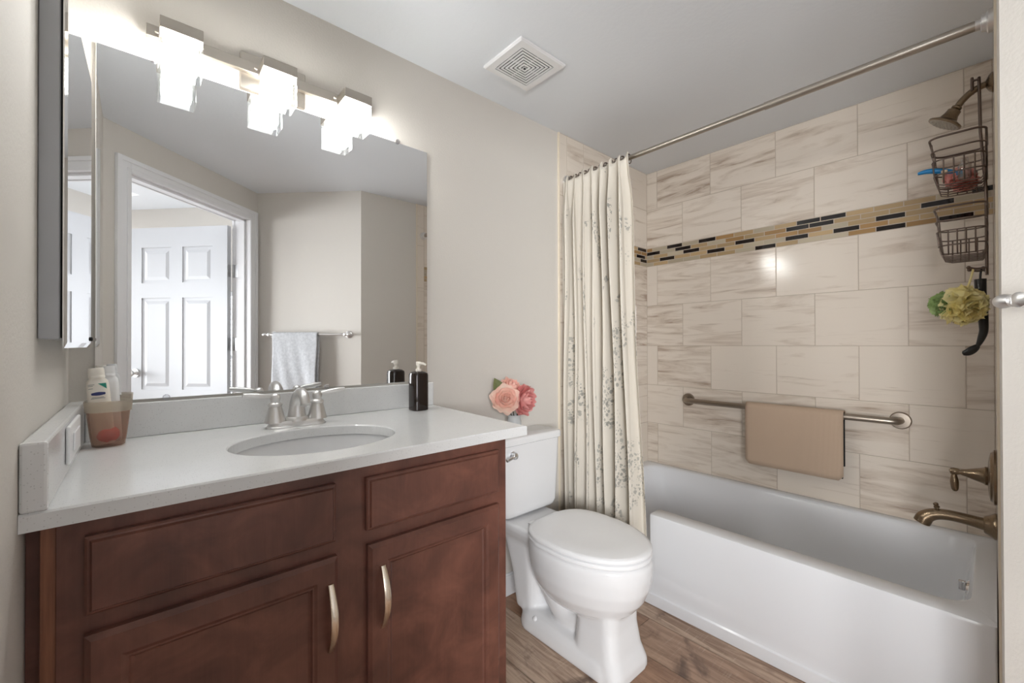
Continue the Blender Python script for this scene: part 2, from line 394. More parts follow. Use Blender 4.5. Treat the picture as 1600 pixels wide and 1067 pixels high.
# painted walls
bm = NB(); box(bm, -.1, 1.8025, 0, .12, 0, H); struct('wall_back', bm, M_wall)
bm = NB(); prism(bm, [(0, 0), (0, -1.386), (-.085, -1.3), (-.1, -1.28), (-.1, 0)], 0, H); struct('wall_left', bm, M_wall)
XF = 2.6622
TX = 1.8063                                     # tile starts here
RB = [1.695, 1.434, 1.173, .917, .668, .41]; RTOP = [2.067, H-.001]; MZ0, MZ1 = 1.695, 1.8133
def tiles(bm, lay, P, rects, seed, th=.006):
    """P(u, v, d): point on the wall, d toward the room; rects: (u0, u1, v0, v1, material index)"""
    rg = random.Random(seed)
    for u0, u1, v0, v1, mi in rects:
        ou, ov, rv = rg.random()*30, rg.random()*30, (rg.random(), rg.random())
        g = .0013; c = .0011
        q = [[bm.verts.new(P(a, b, d)) for a, b in ((u0+g+i, v0+g+i), (u1-g-i, v0+g+i), (u1-g-i, v1-g-i), (u0+g+i, v1-g-i))] for i, d in ((0, 0), (0, th-.0012), (c, th))]
        fs = [bm.faces.new(q[2])]
        for a, b in ((q[0], q[1]), (q[1], q[2])):
            for k in range(4): fs.append(bm.faces.new((a[k], a[(k+1) % 4], b[(k+1) % 4], b[k])))
        for f in fs:
            f.material_index = mi
            co = {v: (u, w_) for ring in q for v, (u, w_) in zip(ring, ((u0, v0), (u1, v0), (u1, v1), (u0, v1)))}
            for l in f.loops: l[lay[0]].uv = (co[l.vert][0]+ou, co[l.vert][1]+ov); l[lay[1]].uv = rv
def rowjoints(a, b, first, pitch):
    j = [a]; x = first
    while x < b-.012:
        if x > a+.012: j.append(x)
        x += pitch
    return j+[b]
def field(u0, u1, offs, pitch=.3445):
    rects = []
    rows = [(RB[i+1], RB[i], i % 2) for i in range(5)]+[(MZ1, RTOP[0], 1), (RTOP[0], RTOP[1], 0)]
    for z0, z1, t_ in rows:
        j = rowjoints(u0, u1, offs[t_]-pitch*4, pitch)
        rects += [(p, q, z0, z1, 0) for p, q in zip(j, j[1:])]
    return rects
DARK = {0: [-.150, -.354, -.871, -.976, -1.496], 1: [.0, -.825, -.928, -1.344], 2: [-.258, -.566, -1.187], 3: [-.099, -.411, -.825, -1.031], 4: [-.668, -1.187, -1.395], }
DARK[1].append(-.2)
def mosaic(u0, u1, sgn, dark, seed):
    rg = random.Random(seed); rects = []; rh = (MZ1-MZ0)/5
    for r_ in range(5):
        z1 = MZ1-r_*rh; z0 = z1-rh
        anchors = [abs(d) for d in dark.get(r_, [])]; ph = (anchors[0] if anchors else rg.random()*.1)
        x = u0-((u0-ph) % .1022) if u0 > ph else ph-math.ceil((ph-u0)/.1022)*.1022
        while x < u1-.004:
            a, b = max(x, u0), min(x+.1022, u1)
            if b-a > .006:
                mid = x+.05; mi = 4 if any(abs(x-d) < .045 for d in anchors) else rg.choice((2, 2, 3, 3, 5))
                rects.append((a, b, z0, z1, mi))
            x += .1022
    return rects
TM = [M_tile, M_grout, M_mosA, M_mosB, M_mosD, M_mosC]
# long tiled wall (x = XF), u = distance from the back wall
bm = NB(); lay = uvlayers(bm); PYR, PYL = -1.5387, -1.5425
box(bm, XF+.0011, XF+.12, -1.70, .12, 0, H, mi=1)
tiles(bm, lay, lambda u, v, d: (XF+.006-d, -u, v), field(.006, 1.5385, (.0815, .2535)), 11)
tiles(bm, lay, lambda u, v, d: (XF+.006-d, -u, v), mosaic(.006, 1.5385, 1, DARK, 5), 12, .0055)
struct('wall_right', bm, TM)
# tiled end of the back wall, u = x
bm = NB(); lay = uvlayers(bm)
box(bm, 1.8025, XF+.12, -.0067, .12, 0, H, mi=1)
Pb = lambda u, v, d: (u, -d*1.3, v)
tiles(bm, lay, Pb, field(1.868, XF, (2.009, 1.84)), 21)
tiles(bm, lay, Pb, mosaic(1.868, XF, 1, {0: [2.555], 2: [2.54], 3: [2.585], 1: [1.88], 4: [1.87]}, 9), 22, .0055)
tiles(bm, lay, Pb, [(1.808, 1.868, a, b, 0) for b, a in zip([H-.001, 1.98, 1.64, 1.30, .96, .62, .30], [1.98, 1.64, 1.30, .96, .62, .30, .002])], 23)
struct('wall_back_tiled', bm, TM)
bm = NB(); box(bm, TX-.006, TX+.003, -.0105, 0, 0, H, .001); struct('trim_1', bm, M_tedge)
# plumbing wall with the faucet (faces +y)
bm = NB(); lay = uvlayers(bm)
prism(bm, [(TX-.002, PYL-.0011), (XF+.006, PYR-.0011), (XF+.006, PYR-.15), (TX-.002, PYL-.15)], 0, H)
for f in bm.faces: f.material_index = 1
def Pp(u, v, d):
    t_ = (u-TX)/(XF-TX); return (u, PYL+(PYR-PYL)*t_-.006+d, v)
tiles(bm, lay, Pp, field(1.868, XF-.003, (2.0, 1.83)), 31)
tiles(bm, lay, Pp, mosaic(1.868, XF-.003, 1, {0: [2.0, 2.4], 2: [2.2], 3: [1.9, 2.5], 4: [2.3]}, 19), 32, .0055)
tiles(bm, lay, Pp, [(1.808, 1.868, a, b, 0) for b, a in zip([H-.001, 1.98, 1.64, 1.30, .96, .62, .30], [1.98, 1.64, 1.30, .96, .62, .30, .002])], 33)
struct('wall_plumbing', bm, TM)
bm = NB(); box(bm, TX-.008, TX+.001, PYL-.006, PYL+.001, 0, H); struct('trim_2', bm, M_tedge)
bm = NB(); prism(bm, [(TX-.005, PYL-.004), (C2.x, C2.y), (C2.x+.05, C2.y-.12), (TX-.005, PYL-.13)], 0, H); struct('wall_front', bm, M_wall)
bm = NB(); P = [gw(0, 0), gw((C2-C1).length, 0), gw((C2-C1).length+.06, -.12), gw(-.0, -.12)]; prism(bm, [(p.x, p.y) for p in P], 0, H); struct('wall_diagonal', bm, M_wall)
# doorway wall with opening s .145 - .985, top 2.09
OS0, OS1, OT, WT = .124, .985, 2.09, .115
bm = NB()
for a, b, z0, z1 in ((-.006, OS0-.02, 0, H), (OS1+.02, 1.35, 0, H), (OS0-.02, OS1+.02, OT+.02, H)): box(bm, a, b, 0, WT, z0, z1, mat=MD)
box(bm, -1.9, -.006, WT-.02, WT, 0, H, mat=MD)
struct('wall_doorway', bm, M_wall)
bm = NB()   # jamb
for a, b in ((OS0-.02, OS0), (OS1, OS1+.02)): box(bm, a, b, -.002, WT+.002, 0, OT+.02, mat=MD)
box(bm, OS0, OS1, -.002, WT+.002, OT, OT+.02, mat=MD)
for a, b in ((OS0, OS0+.012), (OS1-.012, OS1)): box(bm, a, b, .03, WT-.04, 0, OT, mat=MD)
box(bm, OS0, OS1, .03, WT-.04, OT-.012, OT, mat=MD)
struct('trim_3', bm, M_trim)
bm = NB()   # casings with two steps, room side and far side
for n0, sg in ((0, -1), (WT, 1)):
    for w0, w1, d in ((.0, .075, .012), (.001, .022, .017), (.05, .0742, .019)):
        lo, hi = sorted((n0, n0+sg*d))
        box(bm, OS0-w1, OS0-w0, lo, hi, 0, OT+w1-.004, .002, 1, mat=MD); box(bm, OS1+w0-.004, OS1+w1-.004, lo, hi, 0, OT+w1-.004, .002, 1, mat=MD)
        box(bm, OS0-w0-.0005, OS1+w0-.0035, lo, hi, OT+w0-.004, OT+w1-.004, .002, 1, mat=MD)
struct('trim_4', bm, M_trim)
# room beyond the door
SB = 1.31
bm = NB(); box(bm, SB, SB+.1, WT, 3.3, 0, .55, mat=MD); box(bm, SB, SB+.1, WT, 3.3, 1.62, H, mat=MD); box(bm, SB, SB+.1, WT, .16, .55, 1.62, mat=MD); box(bm, SB, SB+.1, .62, 3.3, .55, 1.62, mat=MD)
struct('wall_hall_right', bm, M_wall)
bm = NB(); box(bm, -1.9, -.9, 3.2, 3.3, 0, H, mat=MD); box(bm, .75, SB+.1, 3.2, 3.3, 0, H, mat=MD); box(bm, -.9, .75, 3.2, 3.3, 0, .8, mat=MD); box(bm, -.9, .75, 3.2, 3.3, 2.1, H, mat=MD)
struct('wall_hall_far', bm, M_wall)
bm = NB(); box(bm, -1.9, -1.8, WT, 3.3, 0, H, mat=MD); struct('wall_hall_left', bm, M_wall)
def window(name, fn, u0, u1, z0, z1, blinds):
    # fn(u, depth, z) -> local (s, n, z); pane set in the wall, frame, slats
    bm = NB()
    def bx(bm, a, b, d0, d1, c, d):
        p, q = fn(a, d0, c), fn(b, d1, d); box(bm, min(p[0], q[0]), max(p[0], q[0]), min(p[1], q[1]), max(p[1], q[1]), min(p[2], q[2]), max(p[2], q[2]), mat=MD)
    bx(bm, u0, u1, .06, .07, z0, z1); o = struct(name, bm, M_sky); WL[o.name] = WL[o.name]
    bm = NB()
    for a, b, c, d in ((u0, u0+.035, z0, z1), (u1-.035, u1, z0, z1), (u0, u1, z0, z0+.035), (u0, u1, z1-.035, z1), (u0, u1, (z0+z1)/2-.015, (z0+z1)/2+.015)): bx(bm, a, b, .03, .058, c, d)
    obj('window_frame', bm, M_trim, o)
    bm = NB(); z = z0+.04
    while z < z1-.04: bx(bm, u0+.036, u1-.036, .005, .025, z, z+.006); z += blinds
    obj('blind', bm, M_trim, o)
window('window_1', lambda u, d, z: (SB+d, u, z), .16, .62, .55, 1.62, .042)
window('window_added', lambda u, d, z: (u, 3.2+d, z), -.9, .75, .8, 2.1, .06)  # unseen window added as a light source facing the doorway
# six-panel door leaf, standing open at a right angle
bm = NB(); DS1, DT = OS1-.004, .035; n0, n1 = WT+.024, WT+.024+.79
S0 = DS1-DT
def door_leaf(bm):
    box(bm, S0+.006, S0+DT-.006, n0, n1, .01, 2.045, mat=MD)
    us = [n0, n0+.115, n0+.355, n0+.445, n0+.685, n1]; zs = [.01, .24, .72, .86, 1.53, 1.64, 1.90, 2.045]
    for sa, sb in ((S0, S0+.006), (S0+DT-.006, S0+DT)):
        for i in (0, 2, 4): box(bm, sa, sb, us[i], us[i+1], .01, 2.045, mat=MD)
        for a, b in ((zs[0], zs[1]), (zs[2], zs[3]), (zs[4], zs[5]), (zs[6], zs[7])):
            for i in (1, 3): box(bm, sa, sb, us[i], us[i+1], a, b, mat=MD)
        for a, b in ((zs[1], zs[2]), (zs[3], zs[4]), (zs[5], zs[6])):
            for i in (1, 3):
                P0 = [(us[i]+e, us[i+1]-e, a+e, b-e) for e in (.022, .045)]; s_in, s_out = (S0+.006, S0+.001) if sa == S0 else (S0+DT-.006, S0+DT-.001)
                lp = [[MD @ Vector((s_, u, z)) for u, z in ((p[0], p[2]), (p[1], p[2]), (p[1], p[3]), (p[0], p[3]))] for p, s_ in zip(P0, (s_in, s_out))]
                loft(bm, lp, False, True)
door_leaf(bm); door = struct('door_1', bm, M_doorw)
for z in (.25, 1.19, 1.72):
    bm = NB()
    box(bm, OS1-.0015, OS1+.0005, WT-.034, WT-.001, z-.045, z+.045, .001, 1, mat=MD); box(bm, S0+.002, S0+DT-.001, n0-.0018, n0, z-.045, z+.045, .0006, 1, mat=MD)
    lathe(bm, MD @ Vector((OS1-.004, WT+.004, z-.048)), (0, 0, 1), [(0, .004), (.003, .0065), (.093, .0065), (.096, .004)], 12)
    obj('hinge', bm, M_hinge, door, 40)
bm = NB()
for sg, s_ in ((-1, S0), (1, S0+DT)): lathe(bm, MD @ Vector((s_, n1-.06, .98)), DE*sg, [(0, .032), (.006, .032), (.008, .012), (.03, .012), (.034, .024), (.05, .029), (.06, .02), (.063, .004)], 20)
obj('door_knob', bm, M_satin, door, 40)
# baseboard on the back wall between vanity and tub
bm = NB(); box(bm, .95, 1.80, -.014, 0, 0, .092, .002, 1); box(bm, .95, 1.80, -.009, 0, .092, .102, .002, 1); struct('baseboard_back', bm, M_trim)
bm = NB(); box(bm, .01, .77, 0, .012, 0, .1, .002, 1, mat=MG); struct('baseboard_diagonal', bm, M_trim)

# ================================================================== VANITY
van = thing('vanity_cabinet', (.49, -.30, 0), 'dark cherry bathroom vanity cabinet with two drawers over two panelled doors', 'cabinet')
FY = -.577
bm = NB()
CX0, CX1 = .0362, .9450
box(bm, CX0, CX1, FY+.02, -.004, .10, .72); box(bm, CX1-.018, CX1, FY+.02, -.004, .72, .911); box(bm, CX0, CX0+.018, FY+.02, -.004, .72, .911); box(bm, CX0, CX1, -.02, -.004, .72, .911)
box(bm, CX0, CX1, FY+.08, -.004, 0, .10)
# face frame
for a, b, c, d in ((CX0, .085, .10, .9113), (.888, CX1, .10, .9113), (.44, .535, .10, .9113))+tuple((p, q, c, d) for p, q in ((.085, .44), (.535, .888)) for c, d in ((.866, .9113), (.712, .772), (.10, .14))):
    box(bm, a, b, FY, FY+.02, c, d)
obj('body', bm, M_wood, van)
bm = NB(); box(bm, .0185, CX0, FY+.004, FY+.03, .0, .9113, .001, 1); obj('filler_strip', bm, M_wood2, van)
bm = NB(); box(bm, .0008, .0185, FY+.03, FY+.05, .0, .9113); obj('scribe_panel', bm, M_wood, van)
def slab_front(x0, x1, z0, z1):
    bm = NB(); lp = []
    for e, y in ((0, FY), (0, FY-.012), (.003, FY-.0145), (.006, FY-.0150), (.009, FY-.020)): lp.append([Vector((a, y, b)) for a, b in ((x0+e, z0+e), (x1-e, z0+e), (x1-e, z1-e), (x0+e, z1-e))])
    loft(bm, lp); return bm
def panel_door(x0, x1, z0, z1):
    bm = NB(); lp = []; f = .049
    for e, y in ((0, FY), (0, FY-.013), (.008, FY-.020), (f-.006, FY-.020), (f, FY-.0175), (f+.003, FY-.0175), (f+.006, FY-.013), (f+.010, FY-.0105), (f+.012, FY-.0105)):
        lp.append([Vector((a, y, b)) for a, b in ((x0+e, z0+e), (x1-e, z0+e), (x1-e, z1-e), (x0+e, z1-e))])
    loft(bm, lp); return bm
obj('drawer', slab_front(.0677, .4526, .7586, .883), M_wood, van)
obj('drawer', slab_front(.5204, .9090, .7606, .881), M_wood, van)
def pull(x, zc, parent):
    bm = NB(); lp = []; y0 = FY-.020; nseg = 22
    for i in range(nseg+1):
        t = i/nseg*2-1; z = zc+t*.0715; y = y0-.003-.026*(1-t*t); w_ = .0052+.0022*(1-t*t); d_ = .0032
        ty = .052*t/.0715; nl = math.hypot(1, ty); nz, ny = ty/nl*0, 1
        lp.append([Vector((x+a*w_, y+b*d_, z)) for a, b in ((-1, -.5), (-.6, -1), (.6, -1), (1, -.5), (1, .6), (.5, 1), (-.5, 1), (-1, .6))])
    loft(bm, lp)
    for t in (-.9, .9): lathe(bm, (x, y0+.0005, zc+t*.0715), (0, -1, 0), [(0, .0042), (.0075, .0036)], 10)
    obj('handle', bm, M_pull, parent, 50)
d1 = obj('door', panel_door(.0677, .4554, .13, .7271), M_wood, van); pull(.4379, .604, d1)
d2 = obj('door', panel_door(.5233, .9089, .13, .7271), M_wood, van); pull(.5545, .6045, d2)

# countertop with oval cut-out
SX, SY, SA, SB2 = .488, -.353, .200, .163
ct = thing('countertop', (.5, -.3, .9115), 'white speckled quartz countertop with backsplash on the vanity', 'countertop')
bm = NB(); NN = 64
def ctop(z):
    pts = []
    for k in range(NN):
        a = 2*math.pi*k/NN; c, s = math.cos(a), math.sin(a)
        x0, x1, y0, y1 = 0.0005, 1.009, -.602, -.0005
        t = min(((x1-SX) if c > 0 else (x0-SX))/c if abs(c) > 1e-9 else 9, ((y1-SY) if s > 0 else (y0-SY))/s if abs(s) > 1e-9 else 9)
        pts.append(Vector((SX+c*t, SY+s*t, z)))
    for corner in ((x0, y0), (x1, y0), (x1, y1), (x0, y1)):
        i = min(range(NN), key=lambda q: (pts[q].x-corner[0])**2+(pts[q].y-corner[1])**2); pts[i] = Vector((corner[0], corner[1], z))
    for p in pts:
        if p.x > 1.008: p.x += .026*(p.y+.602)/.602
    return pts
def shrink(pts, e, z): return [Vector((min(max(p.x, .0005+e), p.x if p.x < 1.008 else p.x-e), min(max(p.y, -.602+e), -.0005), z)) for p in pts]
zt, zb = .939, .9115
loft(bm, [ell(SX, SY, SA, SB2, zb, NN), ctop(zb), shrink(ctop(zb+.002), 0, zb+.002), ctop(zt-.003), shrink(ctop(zt), .003, zt), ell(SX, SY, SA+.003, SB2+.003, zt, NN), ell(SX, SY, SA, SB2, zt-.003, NN)], False, False)
r_ = bm.verts; 
bm.verts.ensure_lookup_table(); a0 = list(bm.verts)[:NN]; b0 = list(bm.verts)[-NN:]
for k in range(NN): bm.faces.new((a0[k], a0[(k+1) % NN], b0[(k+1) % NN], b0[k]))
obj('slab', bm, M_quartz, ct)
bm = NB(); box(bm, .0305, 1.034, -.020, -.0005, .939, 1.0305, .003, 2); obj('backsplash', bm, M_quartz, ct)
bm = NB(); box(bm, .0005, .030, -.602, -.0005, .939, 1.0425, .004, 2); obj('side_splash', bm, M_quartz, ct)
# sink
sk = thing('sink_basin', (SX, SY, .78), 'white oval undermount sink set in the quartz countertop', 'sink')
bm = NB(); prof = [(1.10, .9093), (1.03, .9093), (1.005, .904), (.965, .87), (.88, .835), (.74, .805), (.5, .787), (.25, .781), (.1, .779)]
loft(bm, [ell(SX, SY, SA*f+.003, SB2*f+.003, z, NN) for f, z in prof]+[], False, True)
loft(bm, [ell(SX, SY, SA*f+.015, SB2*f+.015, z-.012, NN) for f, z in prof], False, True)
o = obj('basin', bm, M_porc, sk, 40)
bm = NB(); lathe(bm, (SX, SY, .780), (0, 0, 1), [(0, .030), (.003, .030), (.0045, .024), (.003, .018), (.008, .016), (.010, .002)], 24); obj('drain', bm, M_satin, sk, 40)
# faucet
fa = thing('faucet', (.495, -.118, .939), 'satin nickel two-handle faucet with arched spout behind the sink', 'faucet')
FX, FYY = .495, -.120
bm = NB(); loft(bm, [rrect(FX-a, FX+a, FYY-b, FYY+b, b*.98, z, 8) for a, b, z in ((.083, .034, .939), (.083, .034, .942), (.079, .030, .946), (.075, .027, .954), (.074, .026, .958))])
obj('base', bm, M_satin, fa, 40)
bm = NB(); path = smooth_path([(FX, FYY, .955), (FX, FYY, .983), (FX, FYY-.004, 1.010), (FX, FYY-.022, 1.034), (FX, FYY-.050, 1.043), (FX, FYY-.078, 1.033), (FX, FYY-.092, 1.010)], 6)
nP = len(path); tube(bm, path, [.029-.0155*min(1, (i/nP)*1.5)**.75 for i in range(nP)], 20); lathe(bm, (FX, FYY, .955), (0, 0, 1), [(0, .034), (.006, .033), (.012, .028)], 24)
obj('spout', bm, M_satin, fa, 50)
for x, sg, dy in ((.436, -1, 0), (.554, 1, 0)):
    bm = NB(); lathe(bm, (x, FYY, .955), (0, 0, 1), [(0, .029), (.004, .0285), (.012, .026), (.03, .0215), (.044, .0175), (.047, .0165), (.049, .019), (.053, .0195), (.056, .017), (.060, .012), (.064, .0125), (.070, .0145), (.078, .0135), (.084, .009), (.087, .001)], 22)
    hp = smooth_path([(x+sg*.010, FYY, 1.0315), (x+sg*.03, FYY-.002, 1.034), (x+sg*.055, FYY-.004, 1.0375), (x+sg*.083, FYY-.006, 1.041)], 5); tube(bm, hp, [.0045+.004*math.sin(math.pi*min(1, i/(len(hp)-1)*1.0)*.85) for i in range(len(hp))], 12)
    obj('handle', bm, M_satin, fa, 50)
# soap dispenser
sx0, sy0 = .921, -.100
sd = thing('soap_dispenser', (sx0, sy0, .939), 'tall dark brown soap pump bottle on the right end of the countertop', 'soap dispenser')
bm = NB(); loft(bm, [rrect(sx0-a, sx0+a, sy0-a, sy0+a, min(a*.6, .016), z, 5) for a, z in ((.0285, .939), (.0305, .941), (.0305, 1.070), (.029, 1.077), (.022, 1.082), (.009, 1.0845))]); obj('bottle', bm, M_soap, sd, 40)
bm = NB(); lathe(bm, (sx0, sy0, 1.083), (0, 0, 1), [(0, .0105), (.010, .0105), (.011, .006), (.022, .006), (.023, .0095), (.036, .0095), (.038, .005)], 18)
tube(bm, [(sx0, sy0, 1.113), (sx0+.003, sy0-.03, 1.114), (sx0+.004, sy0-.045, 1.110)], [.0052, .0042, .0034], 10); obj('pump', bm, M_ivory, sd, 40)
# outlet on the side splash
ol = thing('wall_outlet', (.033, -.305, .999), 'white rocker switch outlet plate on the left side splash', 'outlet')
bm = NB(); box(bm, .0305, .0365, -.402, -.21, .963, 1.034, .0025, 2); obj('cover_plate', bm, M_plast, ol)
bm = NB(); box(bm, .0365, .0395, -.355, -.257, .981, 1.016, .001, 1); obj('rocker', bm, M_plast, ol)

# cup with bottles
cx0, cy0 = .077, -.092
cup = thing('tumbler', (cx0, cy0, .9395), 'smoky translucent brown tumbler on the countertop by the left wall', 'tumbler')
def cr(lv): return [rrect(cx0-a, cx0+a, cy0-a, cy0+a, a*.72, z, 8) for a, z in lv]
bm = NB(); loft(bm, cr(((.025, .9395), (.030, .942), (.0335, .965), (.0395, 1.024), (.0380, 1.024), (.0320, .965), (.0285, .946), (.024, .9435)))); obj('cup_body', bm, M_cup, cup, 40)
bm = NB(); loft(bm, cr(((.0396, 1.0242), (.0425, 1.0246), (.0440, 1.050), (.0425, 1.0505), (.0408, 1.0262), (.0384, 1.0246))), False, False); obj('rim', bm, M_cuprim, cup, 40)
bm = NB(); bmesh.ops.create_icosphere(bm, subdivisions=3, radius=1, matrix=Matrix.Translation((cx0-.003, cy0-.004, .9665)) @ Matrix.Diagonal((.0235, .0235, .0215, 1)))
for v in bm.verts: v.co += Vector((math.sin(v.co.y*400), math.cos(v.co.z*420), math.sin(v.co.x*390)))*.0008
tag(obj('bath_sponge', bm, M_red, None, 60), 'small red sponge inside the brown tumbler', 'sponge')
def bottle(name, bx, by, z0, h, w_, d_, tilt, mat_b, label, cap_r, deco):
    root = thing(name, (bx, by, z0), label, 'bottle'); T = Matrix.Translation((bx, by, z0)) @ Matrix.Rotation(R(tilt), 4, 'Y') @ Matrix.Rotation(R(-3), 4, 'Z')
    bm = NB(); hb = h*.86
    loft(bm, [[T @ p for p in rrect(-w_*f, w_*f, -d_*f, d_*f, d_*f*.95, z, 6)] for f, z in ((.86, 0), (.97, .003), (1, .012), (1, hb-.018), (.93, hb-.006), (.7, hb), (.62, hb+.003))]); obj('bottle_body', bm, mat_b, root, 50)
    bm = NB(); loft(bm, [[T @ p for p in rrect(-cap_r*f, cap_r*f, -d_*.92*f, d_*.92*f, d_*.9*f, z, 6)] for f, z in ((1, hb+.002), (1, hb+.008), (.96, hb+.0085), (1, hb+.010), (1.0, h-.004), (.9, h))]); obj('cap', bm, mat_b, root, 50)
    if deco:
        def P(u, v): # on the front face (-y side)
            return T @ Vector((u, -d_-.0006, v))
        bm = NB(); lp = [P(.001+a*.0125, .1235+b*.0042) for a, b in [(math.cos(t)*(1) if abs(math.cos(t)) < .7 else math.copysign(1, math.cos(t))*(.7+.3*abs(math.cos(t))), math.sin(t)) for t in [2*math.pi*k/28 for k in range(28)]]]
        bm.faces.new([bm.verts.new(p) for p in lp]); obj('label_oval', bm, M_navy, root)['label'] = 'navy blue oval printed mark'
        bm = NB(); bm.faces.new([bm.verts.new(P(*q)) for q in ((.0165, .148), (.002, .148), (.0165, .134))]); obj('label_corner', bm, M_teal, root)['label'] = 'teal corner printed mark'
        for u0, u1, v in ((-.0155, -.004, .1455), (-.0155, -.007, .1425), (-.0155, -.0075, .136), (-.011, .010, .1145), (-.013, .012, .112)):
            bm = NB(); bm.faces.new([bm.verts.new(P(*q)) for q in ((u0, v), (u1, v), (u1, v+.0012), (u0, v+.0012))]); obj('label_text', bm, M_gprint, root)
    return root
bottle('lotion_bottle', .070, -.100, .9455, .185, .0205, .0125, -5, M_ivory, 'white lotion bottle with a navy oval mark leaning in the tumbler', .0150, True)
bottle('lotion_bottle', .086, -.074, .9455, .188, .0160, .0100, -3, M_plast, 'plain white bottle behind the printed lotion bottle in the tumbler', .0110, False)

# ================================================================== MIRROR, LIGHT, MEDICINE CABINET
wm = thing('wall_mirror', (.53, 0, 1.037), 'large frameless wall mirror above the vanity backsplash', 'mirror')
bm = NB(); box(bm, .0475, 1.0133, -.006, -.0008, 1.0375, 1.968, .0012, 1); obj('mirror_glass', bm, M_mirror, wm)
for x, z in ((.161, 1.968), (.884, 1.968), (.19, 1.0375), (.62, 1.0375)):
    bm = NB(); sg = 1 if z > 1.5 else -1
    lathe(bm, (x, -.0005, z+sg*.0035 if sg > 0 else z+.002), (0, -1, 0), [(0, .006), (.0065, .006), (.0068, .0085), (.010, .0085), (.011, .006)], 14); obj('mirror_clip', bm, M_clip, wm, 40)
vl = thing('vanity_light', (.458, 0, 2.03), 'brushed nickel three-light vanity bar with glass cube shades above the mirror', 'light')
bm = NB(); box(bm, .363, .5475, -.018, -.0005, 1.972, 2.085, .0015, 1); obj('backplate', bm, M_nickel, vl)
bm = NB(); box(bm, .145, .7706, -.034, -.018, 2.020, 2.052, .001, 1); obj('crossbar', bm, M_nickel, vl)
for x in (.2162, .4482, .6828):
    cpb = NB(); h_ = .0455; y0, y1 = -.131, -.056
    box(cpb, x-h_, x+h_, y0, y1, 2.000, 2.030, .001, 1); box(cpb, x-.015, x+.015, y1, -.034, 2.022, 2.050)
    for sg in (-1, 1): lathe(cpb, (x+sg*h_, -.045, 2.030), (sg, 0, 0), [(0, .004), (.006, .004), (.008, .002)], 10)
    cp = obj('shade_cap', cpb, M_nickel, vl)
    bm = NB(); lo = [rrect(x-.035, x+.035, y0+.011, y1-.011, .004, z, 3) for z in (1.9275, 1.9995)]; loft(bm, lo); obj('lamp_core', bm, M_lamp, cp, 30)
    bm = NB(); box(bm, x-h_+.001, x+h_-.001, y0+.001, y1-.001, 1.9105, 1.9995, .002, 1); obj('glass_shade', bm, M_glass, cp)
mc = thing('medicine_cabinet', (0, -.25, 1.18), 'mirrored medicine cabinet on the left wall, door slightly ajar', 'cabinet')
n = NT('cabinet_steel'); n.b.inputs['Base Color'].default_value = lin(176, 178, 182); n.b.inputs['Roughness'].default_value = .35; n.b.inputs['Metallic'].default_value = .6; M_steel = n.m
bm = NB(); box(bm, .0005, .0275, -.450, -.035, 1.196, 1.83, .0015, 1); obj('body', bm, M_steel, mc)
bm = NB(); box(bm, .0275, .0295, -.445, -.04, 1.198, 1.828); obj('gap_strip', bm, M_rubber, mc)  # black strip stands in for the dark gap between body and door
bm = NB(); T = Matrix.Translation((.0305, -.452, 0)) @ Matrix.Rotation(R(-1.15), 4, 'Z')
W_, b_ = .402, .010; z0, z1 = 1.180, 1.8455
loft(bm, [[T @ Vector((x, y, z)) for y, z in ((e, z0+e), (W_-e, z0+e), (W_-e, z1-e), (e, z1-e))] for x, e in ((0, 0), (.002, 0), (.005, b_))], True, True); mdoor = obj('mirror_door', bm, M_mirror, mc)
bm = NB(); lathe(bm, T @ Vector((.001, W_-.012, z0+.02)), T.to_3x3() @ Vector((1, 0, 0)), [(0, .005), (.0065, .005), (.0075, .003)], 12); obj('bumper', bm, M_rubber, mdoor)

# ================================================================== CEILING VENT
vt = thing('exhaust_vent', (1.2985, -.2845, H), 'square white exhaust fan grille with concentric slots on the ceiling', 'vent')
vx, vy = 1.2985, -.2840
bm = NB(); loft(bm, [rrect(vx-a, vx+a, vy-a*.94, vy+a*.94, .004, z, 2) for a, z in ((.122, H), (.122, H-.006), (.116, H-.0112), (.0875, H-.0112), (.0875, H-.0085))], False, False); obj('grille_frame', bm, M_plast, vt)
bm = NB(); box(bm, vx-.0875, vx+.0875, vy-.0825, vy+.0825, H-.0035, H-.001); obj('slot_shade_sheet', bm, M_dark, vt)  # near-black sheet paints in the shade inside the vent slots
bm = NB(); a = .0833
while a > .012:
    w_ = .0076
    loft(bm, [rrect(vx-q, vx+q, vy-q*.94, vy+q*.94, .001, z, 1) for q, z in ((a, H-.0088), (a, H-.0108), (max(a-w_, .001), H-.0108), (max(a-w_, .001), H-.0088))], False, False); a -= .0128
box(bm, vx-.0875, vx+.0875, vy-.001, vy+.001, H-.0088, H-.0035); box(bm, vx-.0012, vx+.0012, vy-.0825, vy+.0825, H-.0088, H-.0035)
obj('grille_slats', bm, M_plast, vt)

# ================================================================== BATHTUB
def evaluated(o, name):
    dg = bpy.context.evaluated_depsgraph_get(); me = bpy.data.meshes.new_from_object(o.evaluated_get(dg)); me.name = name; return me
AX = 1.8755; RZ = .413
tub = thing('bathtub', (2.27, -.77, 0), 'white alcove bathtub with a cut-down apron end behind the toilet', 'bathtub')
bm = NB(); BX1, BY0, BY1 = XF-.001, -1.5392, -.001
ins = [(.0, RZ-.0), (.0, RZ)]
outer = lambda e, z, r: rrect(AX+e, BX1, BY0, BY1, r, z, 7)
loops = [outer(.0, .002, .004), outer(.0, .050, .004), outer(.006, .056, .004), outer(.008, .075, .004), outer(.004, .10, .004), outer(.0, RZ-.012, .006), outer(.003, RZ-.003, .008), outer(.010, RZ, .012)]
inn = lambda f, b, e0, e1, z, r: rrect(AX+f, BX1-b, BY0+e0, BY1-e1, r, z, 7)
